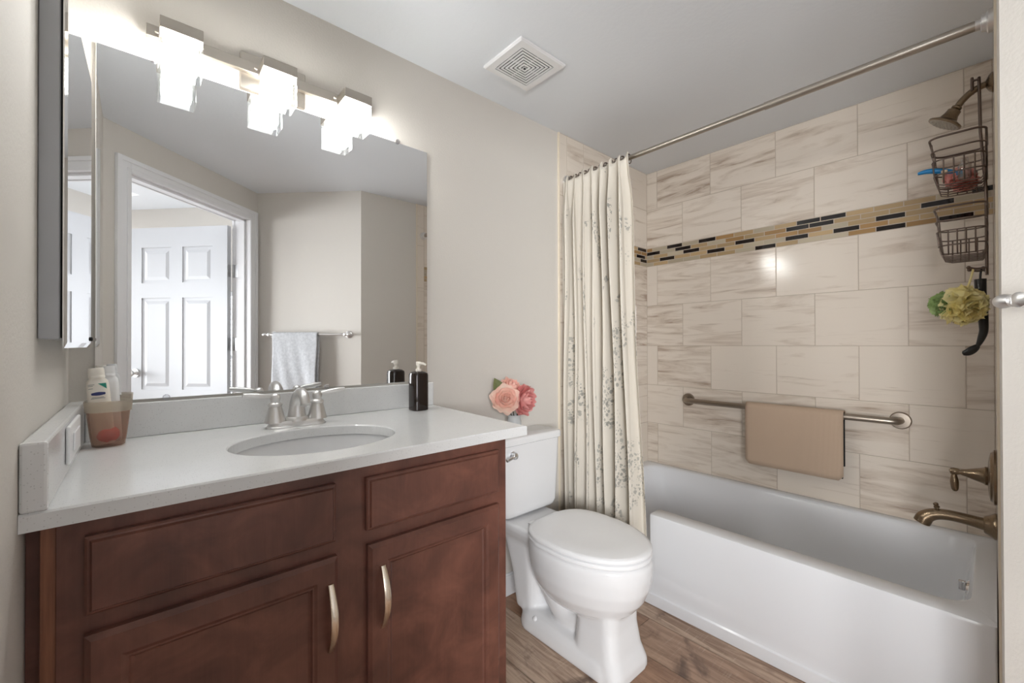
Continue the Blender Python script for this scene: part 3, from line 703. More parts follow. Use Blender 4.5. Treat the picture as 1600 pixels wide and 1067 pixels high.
loops += [inn(.080, .040, .045, .06, RZ, .08), inn(.088, .047, .052, .068, RZ-.004, .08), inn(.094, .054, .058, .076, RZ-.016, .08), inn(.108, .075, .075, .12, .28, .09), inn(.125, .10, .095, .20, .15, .10), inn(.15, .125, .12, .27, .095, .11), inn(.21, .18, .20, .36, .075, .10), inn(.30, .26, .38, .50, .07, .06)]
loft(bm, loops); tb = obj('tub_shell', bm, M_acryl, tub, None)
bmc = NB(); loft(bmc, [rrect(AX-.06, AX+.15, -.493, -.075, .012, z, 4) for z in (.16, RZ+.2)])
for v in bmc.verts: pass
cut = obj('cutter', bmc, M_acryl); md = tb.modifiers.new('b', 'BOOLEAN'); md.operation = 'DIFFERENCE'; md.solver = 'EXACT'; md.object = cut
bv = tb.modifiers.new('v', 'BEVEL'); bv.width = .007; bv.segments = 3; bv.limit_method = 'ANGLE'; bv.angle_limit = R(50)
me = evaluated(tb, 'tub_shell'); tb.modifiers.clear(); tb.data = me; bpy.data.objects.remove(cut, do_unlink=True)
for p in me.polygons: p.use_smooth = True
me.set_sharp_from_angle(angle=R(32))
bm = NB(); o_ = Vector((2.27, -1.478, .335)); d_ = Vector((0, .985, .13))
lathe(bm, o_, d_, [(0, .034), (.006, .034), (.012, .028), (.013, .001)], 24); box(bm, 2.262, 2.278, -1.468, -1.449, .331, .363, .003, 2)
obj('overflow_plate', bm, M_chrome, tub, 40)

# ------------------------------------------------------------------ faucet set on the plumbing wall
FXX = 2.27; PY = PYR-.0015
sp = thing('tub_spout', (FXX, PY, .57), 'antique bronze tub spout with pull-up diverter over the tub', 'spout')
bm = NB(); path = smooth_path([(FXX, PY, .573), (FXX, PY+.03, .574), (FXX, PY+.07, .578), (FXX, PY+.115, .579), (FXX, PY+.150, .572), (FXX, PY+.172, .556), (FXX, PY+.182, .535)], 5)
nP = len(path); tube(bm, path, [.024-.006*math.sin(math.pi*min(1, i/(nP*.85))) for i in range(nP)], 20)
lathe(bm, (FXX, PY, .573), (0, 1, 0), [(0, .043), (.005, .043), (.012, .038), (.022, .031), (.026, .030), (.030, .026)], 26); obj('spout_body', bm, M_bronze, sp, 45)
bm = NB(); lathe(bm, (FXX, PY+.140, .588), (0, .25, 1), [(0, .006), (.008, .0045), (.010, .008), (.014, .0085), (.017, .005), (.020, .0075), (.025, .007), (.028, .002)], 14); obj('diverter_knob', bm, M_bronze, sp, 45)
sv = thing('shower_valve', (FXX, PY, .74), 'antique bronze round shower valve with lever handle above the tub spout', 'valve')
bm = NB(); lathe(bm, (FXX, PY, .737), (0, 1, 0), [(0, .090), (.006, .090), (.010, .082), (.014, .080), (.016, .070), (.019, .045), (.020, .02)], 40); obj('escutcheon', bm, M_bronze, sv, 40)
bm = NB(); lathe(bm, (FXX, PY+.018, .737), (0, 1, 0), [(0, .030), (.008, .031), (.012, .027), (.030, .021), (.055, .012), (.066, .0085), (.072, .011), (.082, .0125), (.090, .010), (.094, .002)], 22)
tube(bm, smooth_path([(FXX, PY+.099, .735), (FXX, PY+.099, .715), (FXX, PY+.098, .690), (FXX, PY+.097, .668)], 5), [.0065, .0065, .0068, .0075, .0085, .0095, .0105, .0112, .0115, .0113, .011, .0105, .010, .009, .007, .004], 14); obj('handle', bm, M_bronze, sv, 45)
sh = thing('overhead_shower', (FXX, PY, 2.06), 'antique bronze shower head on a curved arm high on the tiled end wall', 'shower head')
bm = NB(); lathe(bm, (FXX, PY, 2.058), (0, 1, 0), [(0, .033), (.003, .033), (.010, .026), (.016, .014), (.018, .010)], 24); obj('flange', bm, M_bronze, sh, 40)
bm = NB(); tube(bm, smooth_path([(FXX, PY, 2.058), (FXX, PY+.025, 2.056), (FXX, PY+.050, 2.046), (FXX, PY+.072, 2.026), (FXX, PY+.084, 2.008)], 6), .0105, 14); obj('arm', bm, M_bronze, sh, 45)
hd = Vector((0, .55, -.83)).normalized(); ho = Vector((FXX, PY+.082, 2.012))
bm = NB(); lathe(bm, ho, hd, [(0, .010), (.004, .0145), (.010, .0145), (.012, .012), (.016, .019), (.032, .0205), (.036, .0225), (.046, .026), (.054, .040), (.058, .048), (.063, .048), (.064, .044)], 30); obj('spray_head', bm, M_bronze, sh, 40)
bm = NB(); u_, v_ = basis(hd); lathe(bm, ho+hd*.0632, hd, [(0, .043), (.002, .042), (.003, .001)], 30)
for rr_, k_ in ((.012, 6), (.024, 12), (.035, 18)):
    for i in range(k_):
        a = 2*math.pi*i/k_; lathe(bm, ho+hd*.065+(u_*math.cos(a)+v_*math.sin(a))*rr_, hd, [(0, .0022), (.003, .0015)], 6)
n = NT('nozzle_grey'); n.b.inputs['Base Color'].default_value = lin(168, 160, 148); n.b.inputs['Roughness'].default_value = .5
obj('nozzle_plate', bm, n.m, sh)

# ------------------------------------------------------------------ shower caddy
cd = thing('shower_caddy', (FXX, -1.52, 1.41), 'dark bronze wire caddy with two baskets hanging from the shower arm', 'caddy')
bm = NB(); py = -1.522; wr = .0024
tube(bm, [(FXX-.012, py+.014, 2.072), (FXX-.014, py+.012, 1.9), (FXX-.012, py, 1.7), (FXX-.010, py, 1.415)], .0042, 8)
tube(bm, [(FXX+.012, py+.014, 2.072), (FXX+.014, py+.012, 1.9), (FXX+.012, py, 1.7), (FXX+.010, py, 1.415)], .0042, 8)
tube(bm, smooth_path([(FXX-.012, py+.014, 2.070), (FXX-.008, py+.014, 2.084), (FXX+.008, py+.014, 2.084), (FXX+.012, py+.014, 2.070)], 4), .0042, 8)
tube(bm, [(FXX-.018, py+.030, 2.043), (FXX-.018, py+.030, 2.085), (FXX+.018, py+.030, 2.085), (FXX+.018, py+.030, 2.043)], .004, 8); tube(bm, [(FXX-.018, py+.014, 2.075), (FXX-.018, py+.030, 2.075)], .004, 8)
obj('hanger_frame', bm, M_wire, cd, 60)
def ubasket(zt, zb_, d_, wd):
    bm = NB(); x0, x1 = FXX-wd/2, FXX+wd/2; yb, yf = -1.524, -1.524+d_
    def lp(e, z, y0=yb): return rrect(x0+e, x1-e, y0, yf-e, .030, z, 5)
    zs = [(0, zt, 0), (.004, zt-(zt-zb_)*.27, 1), (.006, zt-(zt-zb_)*.48, 0), (.010, zt-(zt-zb_)*.78, 0)]
    tube(bm, lp(0, zt), .0034, 8, True)
    for e, z, _ in zs[1:]: tube(bm, lp(e, z), wr, 6, True)
    nw = 5
    for i in range(nw+1):    # uprights front to back, passing under the floor
        x = x0+.03+(wd-.06)*i/nw
        top = zs[2][1] if i not in (1, nw-1) else zt
        tube(bm, [(x, yf-.003 if top == zt else yf-.007, top), (x, yf-.012, zb_+.03), (x, yf-.018, zb_+.006), (x, yf-.035, zb_), (x, yb+.012, zb_), (x, yb+.004, zb_+.012), (x, yb+.001, top)], wr*.85, 6)
    for i in range(4):       # side uprights
        y = yb+.025+(d_-.06)*i/3
        for x, sg in ((x0, 1), (x1, -1)): tube(bm, [(x+sg*.006, y, zs[2][1]), (x+sg*.013, y, zb_+.02), (x+sg*.022, y, zb_+.004)], wr*.85, 6)
    return bm
obj('basket', ubasket(1.880, 1.722, .132, .235), M_wire, cd, 60)
obj('basket', ubasket(1.640, 1.478, .122, .235), M_wire, cd, 60)
bm = NB()
for x in (FXX-.035, FXX+.035):
    hy = smooth_path([(x, py+.0, 1.436), (x, py+.022, 1.434), (x, py+.040, 1.440)], 4); tube(bm, hy, .0035, 8); lathe(bm, hy[-1], (0, 1, .2), [(-.004, .002), (-.002, .0055), (.003, .0062), (.007, .002)], 10)
tube(bm, [(FXX-.036, py, 1.436), (FXX-.012, py-.001, 1.420), (FXX+.012, py-.001, 1.420), (FXX+.036, py, 1.436)], .0035, 8)
obj('hooks', bm, M_wire, cd, 60)
# things in the upper basket
rz = thing('razor', (2.215, -1.43, 1.75), 'blue handled razor sticking out of the upper caddy basket', 'razor')
bm = NB(); rp = smooth_path([(2.205, -1.360, 1.786), (2.208, -1.385, 1.788), (2.212, -1.420, 1.780), (2.218, -1.455, 1.768)], 5); tube(bm, rp, [.002+.0072*math.sin(math.pi*min(1, .12+i/len(rp)*.75)) for i in range(len(rp))], 12, flat_=1.0); obj('razor_handle', bm, M_blue, rz, 50)
bm = NB(); box(bm, 2.198, 2.238, -1.470, -1.455, 1.752, 1.766, .002, 1); obj('razor_head', bm, M_blue, rz)
def ruffle(bm, c, rad, nstr, seed, wob=.3, part=None, mi=0):
    rg = random.Random(seed)
    for k in range(nstr):
        d = Vector((rg.gauss(0, 1), rg.gauss(0, 1), rg.gauss(0, 1))).normalized()
        if part is not None and d.dot(part) < .25: d = (d+part*1.2).normalized()
        u, v = basis(d); r_in = rad*.35; m = 12; ph = rg.random()*6; r0 = rad*(.85+.2*rg.random()); op = .35+.35*rg.random()
        inner = [bm.verts.new(c+d*r_in*.6+(u*math.cos(2*math.pi*i/m)+v*math.sin(2*math.pi*i/m))*r_in*.25) for i in range(m)]
        mid = []; outer_ = []
        for i in range(m):
            a = 2*math.pi*i/m; e = 1+wob*.5*math.sin(a*3+ph); q = u*math.cos(a)+v*math.sin(a)
            mid.append(bm.verts.new(c+d*rad*(.62+.10*math.sin(a*4+ph))+q*rad*op*.55*e)); outer_.append(bm.verts.new(c+d*r0*(.9+.13*math.sin(a*5+ph*2))+q*rad*op*(1+.25*math.sin(a*4+ph))))
        for A, B in ((inner, mid), (mid, outer_)):
            for i in range(m): bm.faces.new((A[i], A[(i+1) % m], B[(i+1) % m], B[i])).material_index = mi
bm = NB(); ruffle(bm, Vector((2.275, -1.462, 1.758)), .036, 26, 4); ruffle(bm, Vector((2.335, -1.470, 1.760)), .034, 22, 6); ruffle(bm, Vector((2.228, -1.449, 1.749)), .026, 16, 8)
tag(obj('shower_puff', bm, M_pink, None, 60, recalc=False), 'pink net shower puff in the upper caddy basket', 'puff')
bm = NB(); box(bm, 2.20, 2.30, -1.435, -1.418, 1.770, 1.780, .004, 2); tag(obj('soap_bar', bm, M_cream, None, 40), 'cream soap bar in the upper caddy basket', 'soap')
cbm = NB(); lathe(cbm, (2.185, -1.475, 1.731), (0, -.0, 1), [(0, .014), (.003, .016), (.045, .016), (.052, .010), (.056, .009), (.068, .009)], 16); tag(obj('travel_bottle', cbm, M_clearb, None, 40), 'small clear bottle in the upper caddy basket', 'bottle')
# pouf and brush on the hooks
pf = thing('bath_pouf', (2.235, -1.47, 1.25), 'yellow and green mesh bath pouf hanging under the shower caddy', 'pouf'); pc = Vector((2.235, -1.462, 1.313))
bm = NB(); ruffle(bm, pc, .060, 46, 14, wob=.5, part=Vector((0, -.55, 0))); obj('yellow_mesh', bm, M_yel, pf, 70, recalc=False)['label'] = 'yellow mesh ruffles'
bm = NB(); ruffle(bm, pc+Vector((-.003, .034, .004)), .042, 26, 15, part=Vector((-.1, .9, .2)).normalized()); obj('green_mesh', bm, M_grn, pf, 70, recalc=False)['label'] = 'green mesh ruffles'
bm = NB(); tube(bm, smooth_path([(FXX-.035, -1.492, 1.437), (2.236, -1.485, 1.40), (2.237, -1.475, 1.36), (2.236, -1.465, 1.32)], 4), .003, 6); obj('cord', bm, M_yel, pf)
br = thing('back_brush', (2.262, -1.50, 1.14), 'black handled scrubber hanging from the caddy hook', 'brush')
bm = NB(); bp_ = smooth_path([(2.305, -1.506, 1.405), (2.304, -1.507, 1.36), (2.302, -1.511, 1.30), (2.300, -1.513, 1.255), (2.298, -1.513, 1.225), (2.298, -1.506, 1.195), (2.298, -1.499, 1.175)], 5); nb = len(bp_)
tube(bm, bp_, [(.0155-.0045*min(1, i/(nb*.7))) if i < nb*.72 else max(.0055, .011-.0062*(i-nb*.72)/(nb*.28)) for i in range(nb)], 14); obj('handle', bm, M_black, br, 50)
bm = NB(); tube(bm, smooth_path([(2.305, -1.506, 1.404), (2.305, -1.507, 1.425), (2.305, -1.511, 1.444), (2.305, -1.516, 1.444), (2.305, -1.518, 1.43)], 4), .0032, 8); obj('hook_loop', bm, M_black, br, 50)
bm = NB(); lp = smooth_path([(2.298, -1.500, 1.177), (2.297, -1.490, 1.165), (2.296, -1.476, 1.153), (2.295, -1.462, 1.149)], 5); tube(bm, lp, [.0062+.0075*math.sin(math.pi*i/(len(lp)-1))*.95 for i in range(len(lp)-1)]+[.002], 14, flat_=.6); obj('scrub_head', bm, M_black, br, 50)

# ------------------------------------------------------------------ grab bar and bath mat
gb = thing('grab_bar', (XF, -.775, .843), 'brushed bronze grab bar on the tiled wall above the tub', 'grab bar')
gx = XF-.058
bm = NB(); gp = smooth_path([(XF-.002, -.290, .843), (XF-.025, -.290, .843), (gx+.010, -.296, .843), (gx, -.315, .843)], 6)+[Vector((gx, -.775, .843))]+smooth_path([(gx, -1.234, .843), (gx+.010, -1.253, .843), (XF-.025, -1.259, .843), (XF-.002, -1.259, .843)], 6)
tube(bm, gp, .0150, 18); obj('bar', bm, M_bronze2, gb, 50)
for y in (-.290, -1.259):
    bm = NB(); lathe(bm, (XF-.0005, y, .843), (-1, 0, 0), [(0, .038), (.006, .038), (.011, .034), (.012, .018)], 32); obj('flange', bm, M_bronze2, gb, 40)
bmx = thing('bath_mat', (gx, -.857, .55), 'beige woven bath mat with black backing hung over the grab bar', 'bath mat')
def drape(rad, zf, zbk, y0, y1, th, cx_, zc, rf=0.):
    """cloth hung over a bar along y: front fold toward -x, returns bm with uv"""
    bm = NB(); lay = bm.loops.layers.uv.new('tile'); prof = []
    for k in range(13): prof.append((cx_-rad, zf+(zc-zf)*k/12))
    for k in range(1, 12): a = math.pi-math.pi*k/12; prof.append((cx_+rad*math.cos(a), zc+rad*math.sin(a)))
    for k in range(13): prof.append((cx_+rad, zc+(zbk-zc)*k/12))
    cum = [0]
    for a, b in zip(prof, prof[1:]): cum.append(cum[-1]+math.hypot(a[0]-b[0], a[1]-b[1]))
    NY = 24; g = []
    for i, (x, z) in enumerate(prof):
        row = []
        for j in range(NY+1):
            y = y0+(y1-y0)*j/NY; bow = .0
            if rf and i < 3:
                e = min(y-min(y0, y1), max(y0, y1)-y); bow = max(0, rf-e)**2/rf*(1-i/3)
            row.append((bm.verts.new((x, y, z+bow)), cum[i], abs(y-y0)))
        g.append(row)
    for i in range(len(g)-1):
        for j in range(NY):
            q = (g[i][j], g[i+1][j], g[i+1][j+1], g[i][j+1]); f = bm.faces.new([t[0] for t in q])
            for l, t in zip(f.loops, q): l[lay].uv = (t[2], t[1])
    return bm
def solid(o, th, off=1):
    m = o.modifiers.new('thickness', 'SOLIDIFY'); m.thickness = th; m.offset = off; return o
solid(obj('rubber_backing', drape(.0170, .556, .605, -.652, -1.067, 0, gx, .843), M_rubber, bmx, 60), .0072)['label'] = 'black rubber backing'
solid(obj('woven_top', drape(.0250, .545, .845, -.645, -1.070, 0, gx, .843, .022), M_mat, bmx, 60), .003)
# longer black back fold seen past the edge
# ------------------------------------------------------------------ rod, rings, curtain
RX, RZ_ = 1.862, 2.061
rd = thing('shower_rod', (RX, -.77, RZ_), 'brushed nickel shower curtain rod spanning the tub below the ceiling', 'rod')
bm = NB(); tube(bm, [(RX, -.003, RZ_), (RX, -1.0, RZ_)], .0115, 18); tube(bm, [(RX, -.98, RZ_), (RX, -1.54, RZ_)], .0135, 18); obj('tube', bm, M_nickel, rd, 40)
for y, d in ((-.0085, -1), (PYL+.001, 1)):
    bm = NB(); lathe(bm, (RX, y, RZ_), (0, d, 0), [(0, .030), (.010, .030), (.013, .024), (.022, .022), (.024, .0145), (.034, .0145)], 28); obj('flange', bm, M_satin, rd, 40)
NF = 7.4; CZ0, CZ1 = .17, RZ_+.012
def curt(u, v):
    """u along the cloth 0..1, v height 0 bottom .. 1 top"""
    k = max(0, min(1, (v-.86)/.14)); k = k*k*(3-2*k)
    ywid = .472-.082*v; y = -.028-ywid*(u+.012*math.sin(2*math.pi*NF*u*2+1))
    amp = (.047*(1-k)+.018*k)*(.75+.25*math.sin(u*9+1.3)); ph = 2*math.pi*(NF*u+.10*math.sin(u*7)+.05*math.sin(v*5+u*11)*(1-k))
    sn = math.sin(ph); fold = math.copysign(abs(sn)**.8, sn)
    x = RX-.036-.012*(1-v)+fold*amp-.010*k
    x += .006*math.sin(v*9+u*13)*(1-k)
    gath = math.exp(-((v-.945)/.012)**2); x += gath*.006*math.cos(ph)
    z = CZ0+(CZ1-CZ0)*v-.018*k*(1+math.cos(ph*1.0+.6))*(1 if v > .97 else .5)
    return Vector((min(x, RX-.0165) if v > .93 else x, y+.010*math.cos(ph)*(1-.5*k), z))
bm = NB(); lay = bm.loops.layers.uv.new('tile'); NU, NV = 240, 90
vv = [[bm.verts.new(curt(i/NU, j/NV)) for j in range(NV+1)] for i in range(NU+1)]
for i in range(NU):
    for j in range(NV):
        f = bm.faces.new((vv[i][j], vv[i+1][j], vv[i+1][j+1], vv[i][j+1]))
        for l, (a, b) in zip(f.loops, ((i, j), (i+1, j), (i+1, j+1), (i, j+1))): l[lay].uv = (a/NU*1.15, b/NV*1.9)
cu = tag(obj('shower_curtain', bm, M_curt, None, 80), 'cream shower curtain with grey leaf print gathered at the back wall', 'curtain')
solid(cu, .0012, 0)
# rings
ys = [-.036-.385*(i+.35)/12 for i in range(12)]
bm = NB(); rr0 = [Vector((RX+.0195*math.cos(a)-.003, ys[0]+.002*math.sin(a*1), RZ_-.0045+.0225*math.sin(a))) for a in [2*math.pi*k/22 for k in range(22)]]
ring = thing('curtain_ring', (RX, ys[0], RZ_), 'small dark bronze curtain ring on the rod above the gathered curtain', 'curtain ring', 'curtain rings on the rod')
tube(bm, rr0, .0021, 8, True); obj('wire_loop', bm, M_wire, ring, 60)
bm = NB()
for k in range(3): lathe(bm, (RX-.007+k*.007, ys[0], RZ_+.0175-(0 if k == 1 else .0022)), (0, 0, 1), [(-.0032, .001), (-.0022, .003), (.0022, .003), (.0032, .001)], 8)
obj('roller_balls', bm, M_wire, ring, 60)
for y in ys[1:]: dup(ring, (0, y-ys[0], 0))

# ================================================================== TOILET
TC = 1.450
tl_ = thing('toilet', (TC, -.38, 0), 'white two-piece toilet with closed lid between vanity and tub', 'toilet')
def egg(hw, yf, yb, z, yc=None, n_=56, sq=2.35):
    yc = yb-(yb-yf)*.43 if yc is None else yc; out = []
    for k in range(n_):
        a = 2*math.pi*k/n_; c, s = math.cos(a), math.sin(a)
        if s <= 0: x, y = hw*math.copysign(abs(c)**(2/2.05), c), yc+(yf-yc)*-(-abs(s)**(2/2.05))
        else: x, y = hw*math.copysign(abs(c)**(2/sq), c), yc+(yb-yc)*abs(s)**(2/sq)
        out.append(Vector((TC+x, y, z)))
    return out
bm = NB()
loft(bm, [egg(h_, f_, b_, z) for h_, f_, b_, z in ((.07, -.56, -.36, .165), (.115, -.625, -.31, .190), (.146, -.675, -.28, .22), (.170, -.708, -.255, .262), (.184, -.728, -.24, .31), (.190, -.737, -.235, .36), (.190, -.737, -.235, .395), (.186, -.733, -.238, .408), (.178, -.726, -.245, .4135))])
# deck behind the seat
loft(bm, [rrect(TC-a, TC+a, -.33, -.012, .02, z, 5) for a, z in ((.100, .34), (.118, .37), (.128, .395), (.128, .4135), (.122, .4195))])
# pedestal column in front, standing on the foot
loft(bm, [rrect(TC-a, TC+a, f_, b_, .045, z, 6) for a, f_, b_, z in ((.112, -.688, -.47, .0), (.111, -.688, -.47, .03), (.102, -.668, -.475, .08), (.095, -.655, -.48, .16), (.096, -.655, -.47, .24), (.08, -.64, -.45, .28))])
# foot
loft(bm, [rrect(TC-a, TC+a, f_, b_, .085, z, 8) for a, f_, b_, z in ((.118, -.688, -.165, .0), (.118, -.688, -.165, .022), (.112, -.680, -.170, .050), (.098, -.665, -.180, .072), (.08, -.64, -.2, .080))])
# trapway
tp = smooth_path([(TC, -.52, .16), (TC, -.46, .115), (TC, -.40, .115), (TC, -.345, .165), (TC, -.30, .235), (TC, -.25, .285), (TC, -.21, .25), (TC, -.195, .17), (TC, -.195, .06)], 5)
tube(bm, tp, [.066+.022*min(1, i/(len(tp)*.5)) for i in range(len(tp))], 24, flat_=1.0)
loft(bm, [rrect(TC-a, TC+a, -.26, b_, .04, z, 5) for a, b_, z in ((.085, -.13, .05), (.092, -.11, .2), (.100, -.07, .33), (.112, -.04, .38))])
bw = obj('bowl', bm, M_porc, tl_, None)
rm = bw.modifiers.new('r', 'REMESH'); rm.mode = 'VOXEL'; rm.voxel_size = .0055
smo = bw.modifiers.new('s', 'SMOOTH'); smo.factor = .5; smo.iterations = 9
me = evaluated(bw, 'bowl'); bw.modifiers.clear(); bw.data = me
for p in me.polygons: p.use_smooth = True
bm = NB(); lathe(bm, (TC-.098, -.285, .060), (-.5, 0, 1), [(0, .013), (.006, .012), (.011, .006), (.0115, .001)], 16); obj('bolt_cap', bm, M_plast, tl_, 60)
def sl(a): return [egg(h_, f_, b_, z, sq=3.0) for h_, f_, b_, z in a]
bm = NB(); loft(bm, sl(((.184, -.728, -.262, .4150), (.189, -.733, -.258, .4175), (.190, -.734, -.257, .4265), (.186, -.730, -.262, .4310)))); obj('seat', bm, M_plast, tl_, 50)
bm = NB(); loft(bm, sl(((.184, -.726, -.262, .4345), (.1895, -.733, -.256, .4375), (.190, -.734, -.255, .4450), (.187, -.731, -.258, .4500), (.175, -.715, -.27, .4535), (.13, -.64, -.32, .4555), (.06, -.54, -.40, .4562)))); obj('lid', bm, M_plast, tl_, 50)
for sg in (-1, 1):
    bm = NB(); loft(bm, [rrect(TC+sg*.075-.018, TC+sg*.075+.018, -.262, -.232, .007, z, 4) for z in (.418, .436)])
    obj('hinge_cap', bm, M_plast, tl_, 40)
XT = 1.457
bm = NB(); loft(bm, [rrect(XT-a, XT+a, yf, -.014, r, z, 6) for a, yf, r, z in ((.120, -.130, .03, .4270), (.150, -.146, .035, .4295), (.163, -.156, .035, .440), (.168, -.160, .03, .46), (.176, -.163, .03, .60), (.181, -.165, .028, .748))]); obj('tank', bm, M_porc, tl_, 50)
bm = NB(); loft(bm, [rrect(XT-a, XT+a, yf, -.008, r, z, 6) for a, yf, r, z in ((.184, -.168, .03, .7465), (.190, -.175, .032, .751), (.190, -.175, .032, .770), (.187, -.172, .03, .777), (.178, -.163, .03, .7805))]); obj('tank_lid', bm, M_porc, tl_, 50)
bm = NB(); fx, fz = 1.334, .7075
lathe(bm, (fx, -.163, fz), (0, -1, 0), [(0, .017), (.004, .017), (.006, .010), (.010, .010), (.012, .015), (.020, .016), (.026, .012), (.028, .002)], 22)
tube(bm, smooth_path([(fx, -.184, fz), (fx-.025, -.187, fz-.004), (fx-.05, -.187, fz-.010)], 4), [.006, .006, .006, .0062, .0065, .007, .0075, .008, .007], 10); obj('flush_lever', bm, M_chrome, tl_, 50)
bm = NB(); tube(bm, smooth_path([(1.31, -.085, .436), (1.305, -.085, .40), (1.29, -.07, .33), (1.26, -.04, .24), (1.24, -.03, .18)], 5), .0055, 8); lathe(bm, (1.31, -.085, .400), (0, 0, 1), [(0, .010), (.004, .013), (.022, .013), (.028, .009)], 12); lathe(bm, (1.24, -.002, .17), (0, -1, 0), [(0, .025), (.004, .025), (.006, .008), (.03, .008), (.032, .014), (.05, .014)], 16); obj('supply_hose', bm, M_chrome, tl_, 50)

# ================================================================== FLOWERS
vz = .7806; vcx, vcy = 1.405, -.095
bm = NB(); lathe(bm, (vcx, vcy, vz), (0, 0, 1), [(0, .028), (.004, .031), (.055, .033), (.072, .029), (.082, .031), (.086, .033), (.084, .030), (.070, .0265), (.055, .030), (.008, .028)], 26, cap1=False)
n = NT('milky_glass'); n.b.inputs['Base Color'].default_value = lin(224, 226, 226); n.b.inputs['Roughness'].default_value = .15
tr = n.add('ShaderNodeBsdfTransparent', Color=(.9, .92, .93, 1)); m1 = n.add('ShaderNodeMixShader', Fac=.5); n.link(n.b.outputs[0], m1.inputs[1]); n.link(tr.outputs[0], m1.inputs[2]); n.link(m1.outputs[0], n.n['Material Output'].inputs[0])
tag(obj('flower_vase', bm, n.m, None, 50), 'small pale glass flower vase on the toilet tank lid', 'vase')
def rose(c, axis, rad, seed, m_in, m_out, label, leaves):
    c = Vector(c); rg = random.Random(seed); d = Vector(axis).normalized(); u, v = basis(d)
    root = thing('artificial_rose', (vcx, vcy, vz+.01), label, 'flower')
    parts = {0: NB(), 1: NB()}
    layers = [(3, (.30, -.05), (.10, .40)), (4, (.42, -.10), (.26, .40)), (5, (.60, -.15), (.48, .36)), (5, (.74, -.22), (.72, .24)), (6, (.80, -.30), (.98, .06)), (6, (.72, -.38), (1.02, -.22))]
    for li, (cnt, q1, q2) in enumerate(layers):
        for k in range(cnt):
            bm = parts[1 if li >= 4 else 0]; NI, NJ = 8, 9; g = []
            a0 = 2*math.pi*(k+.37*li+rg.uniform(-.12, .12))/cnt; hw = math.pi/cnt*1.28; wav = rg.random()*6; sc = rg.uniform(.92, 1.08); dh = rg.uniform(-.06, .06)
            for i in range(NI):
                row = []
                for j in range(NJ):
                    sj = j/(NJ-1)*2-1; t = i/(NI-1)*(1-.24*sj*sj+.04*math.sin(sj*7+wav))
                    r_ = (2*t*(1-t)*q1[0]+t*t*q2[0])*sc; h_ = (1-t)**2*-.38+2*t*(1-t)*q1[1]+t*t*(q2[1]+dh)
                    r_ += .05*t*t*math.sin(sj*5+wav); h_ += .07*t*t*math.sin(sj*6+wav*2)+.06*t*sj*sj
                    a = a0+sj*hw; row.append(bm.verts.new(c+(u*math.cos(a)+v*math.sin(a))*r_*rad+d*h_*rad))
                g.append(row)
            for i in range(NI-1):
                for j in range(NJ-1): bm.faces.new((g[i][j], g[i+1][j], g[i+1][j+1], g[i][j+1]))
    obj('blossom', parts[0], m_in, root, 80, recalc=False); obj('outer_petals', parts[1], m_out, root, 80, recalc=False)
    bm = NB(); tube(bm, smooth_path([c-d*rad*.3, c-d*rad*.55+Vector((0, 0, -.02)), (vcx+(c.x-vcx)*.25, vcy+(c.y-vcy)*.25, vz+.08), (vcx+(c.x-vcx)*.1, vcy+(c.y-vcy)*.1, vz+.012)], 4), .0025, 6); obj('stem', bm, M_leafd, root, 60)
    for ld, lm in leaves:
        bm = NB(); ld = Vector(ld); e = ld.normalized(); su = e.cross(d).normalized(); base_ = c-d*rad*.55; g = []
        for i in range(7):
            t = i/6; w_ = ld.length*.26*math.sin(math.pi*min(1, .06+t*.94))
            g.append([bm.verts.new(base_+ld*t+su*w_*q-d*ld.length*.25*t*t+d*abs(q)*.006) for q in (-1, -.5, 0, .5, 1)])
        for i in range(6):
            for j in range(4): bm.faces.new((g[i][j], g[i+1][j], g[i+1][j+1], g[i][j+1]))
        obj('leaf', bm, lm, root, 70, recalc=False)
rose((1.343, -.110, .946), (-.42, -.80, .30), .064, 2, M_rose1, M_rose1b, 'pale peach rose with cream outer petals, leftmost in the vase', [((-.035, .02, .105), M_leaf), ((.06, -.01, -.02), M_leafd)])
rose((1.452, -.125, .930), (.22, -.85, -.05), .074, 5, M_rose2, M_rose2, 'deeper pink rose nodding down on the right of the vase', [((.125, .03, -.035), M_leafd)])
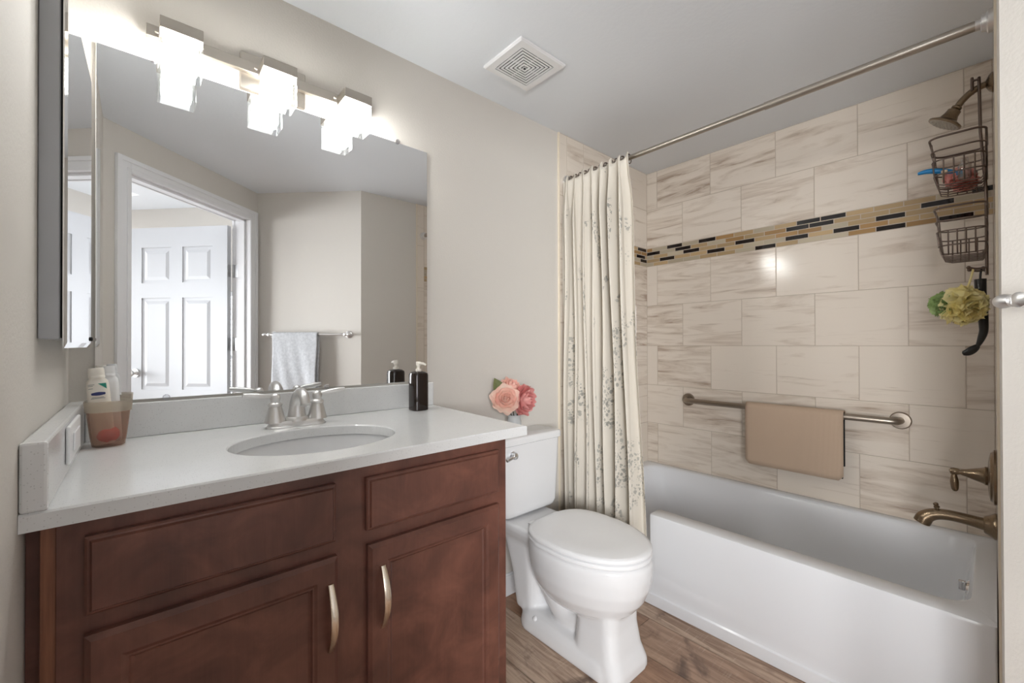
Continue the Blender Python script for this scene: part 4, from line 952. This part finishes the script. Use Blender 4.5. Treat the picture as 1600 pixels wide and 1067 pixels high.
rose((1.415, -.075, .995), (.1, -.6, .70), .052, 9, M_rose1, M_rose1, 'pale pink rose at the top back of the bunch', [((-.05, .02, .035), M_leaf)])

# ================================================================== TOWEL BAR AND TOWEL
BN = .060; BZ = 1.258
tbr = thing('towel_bar', tuple(gw(.41, 0, BZ)), 'satin nickel towel bar on the diagonal wall by the doorway', 'towel bar')
bm = NB(); tube(bm, [gw(.105, BN, BZ), gw(.715, BN, BZ)], .0085, 16); obj('bar', bm, M_satin, tbr, 40)
for s0 in (.13, .70):
    bm = NB(); lathe(bm, gw(s0, .0005, BZ), GN, [(0, .026), (.006, .026), (.009, .018), (.014, .010), (.05, .009), (.056, .013), (.066, .013), (.070, .006)], 22); obj('post', bm, M_satin, tbr, 40)
for s0, sg in ((.715, 1), (.105, -1)):
    bm = NB(); lathe(bm, gw(s0, BN, BZ), GE*sg, [(0, .0105), (.004, .0115), (.006, .0115), (.010, .0125), (.018, .012), (.024, .009), (.028, .004), (.029, .001)], 18); obj('finial', bm, M_satin, tbr, 50)
bm = NB(); prof = []; rad = .0125; ss0, ss1 = .165, .500
for k in range(30): prof.append((BN+rad, .80+(BZ-.80)*k/29))
for k in range(1, 10): a = math.pi*k/10; prof.append((BN+rad*math.cos(a), BZ+rad*math.sin(a)))
for k in range(24): prof.append((BN-rad, BZ+(.86-BZ)*k/23))
NS = 40; g = []
for i, (nn, z) in enumerate(prof):
    t = max(0, min(1, (BZ-z)/.35)); row = []
    for j in range(NS+1):
        q = j/NS; s0 = ss0+(ss1-ss0)*q
        wv = (.006*math.sin(q*9+z*5)+.010*math.sin(q*4.2+z*9+1)+.003*math.sin(q*23+z*14))*t
        row.append(bm.verts.new(gw(s0+.006*math.sin(z*11)*t, nn+(wv+.008*t if i < 34 else wv*.4), z)))
    g.append(row)
for i in range(len(g)-1):
    for j in range(NS): bm.faces.new((g[i][j], g[i+1][j], g[i+1][j+1], g[i][j+1]))
tw = tag(obj('towel', bm, M_terry, None, 80), 'light grey terry towel draped over the towel bar', 'towel'); solid(tw, .005, 1)
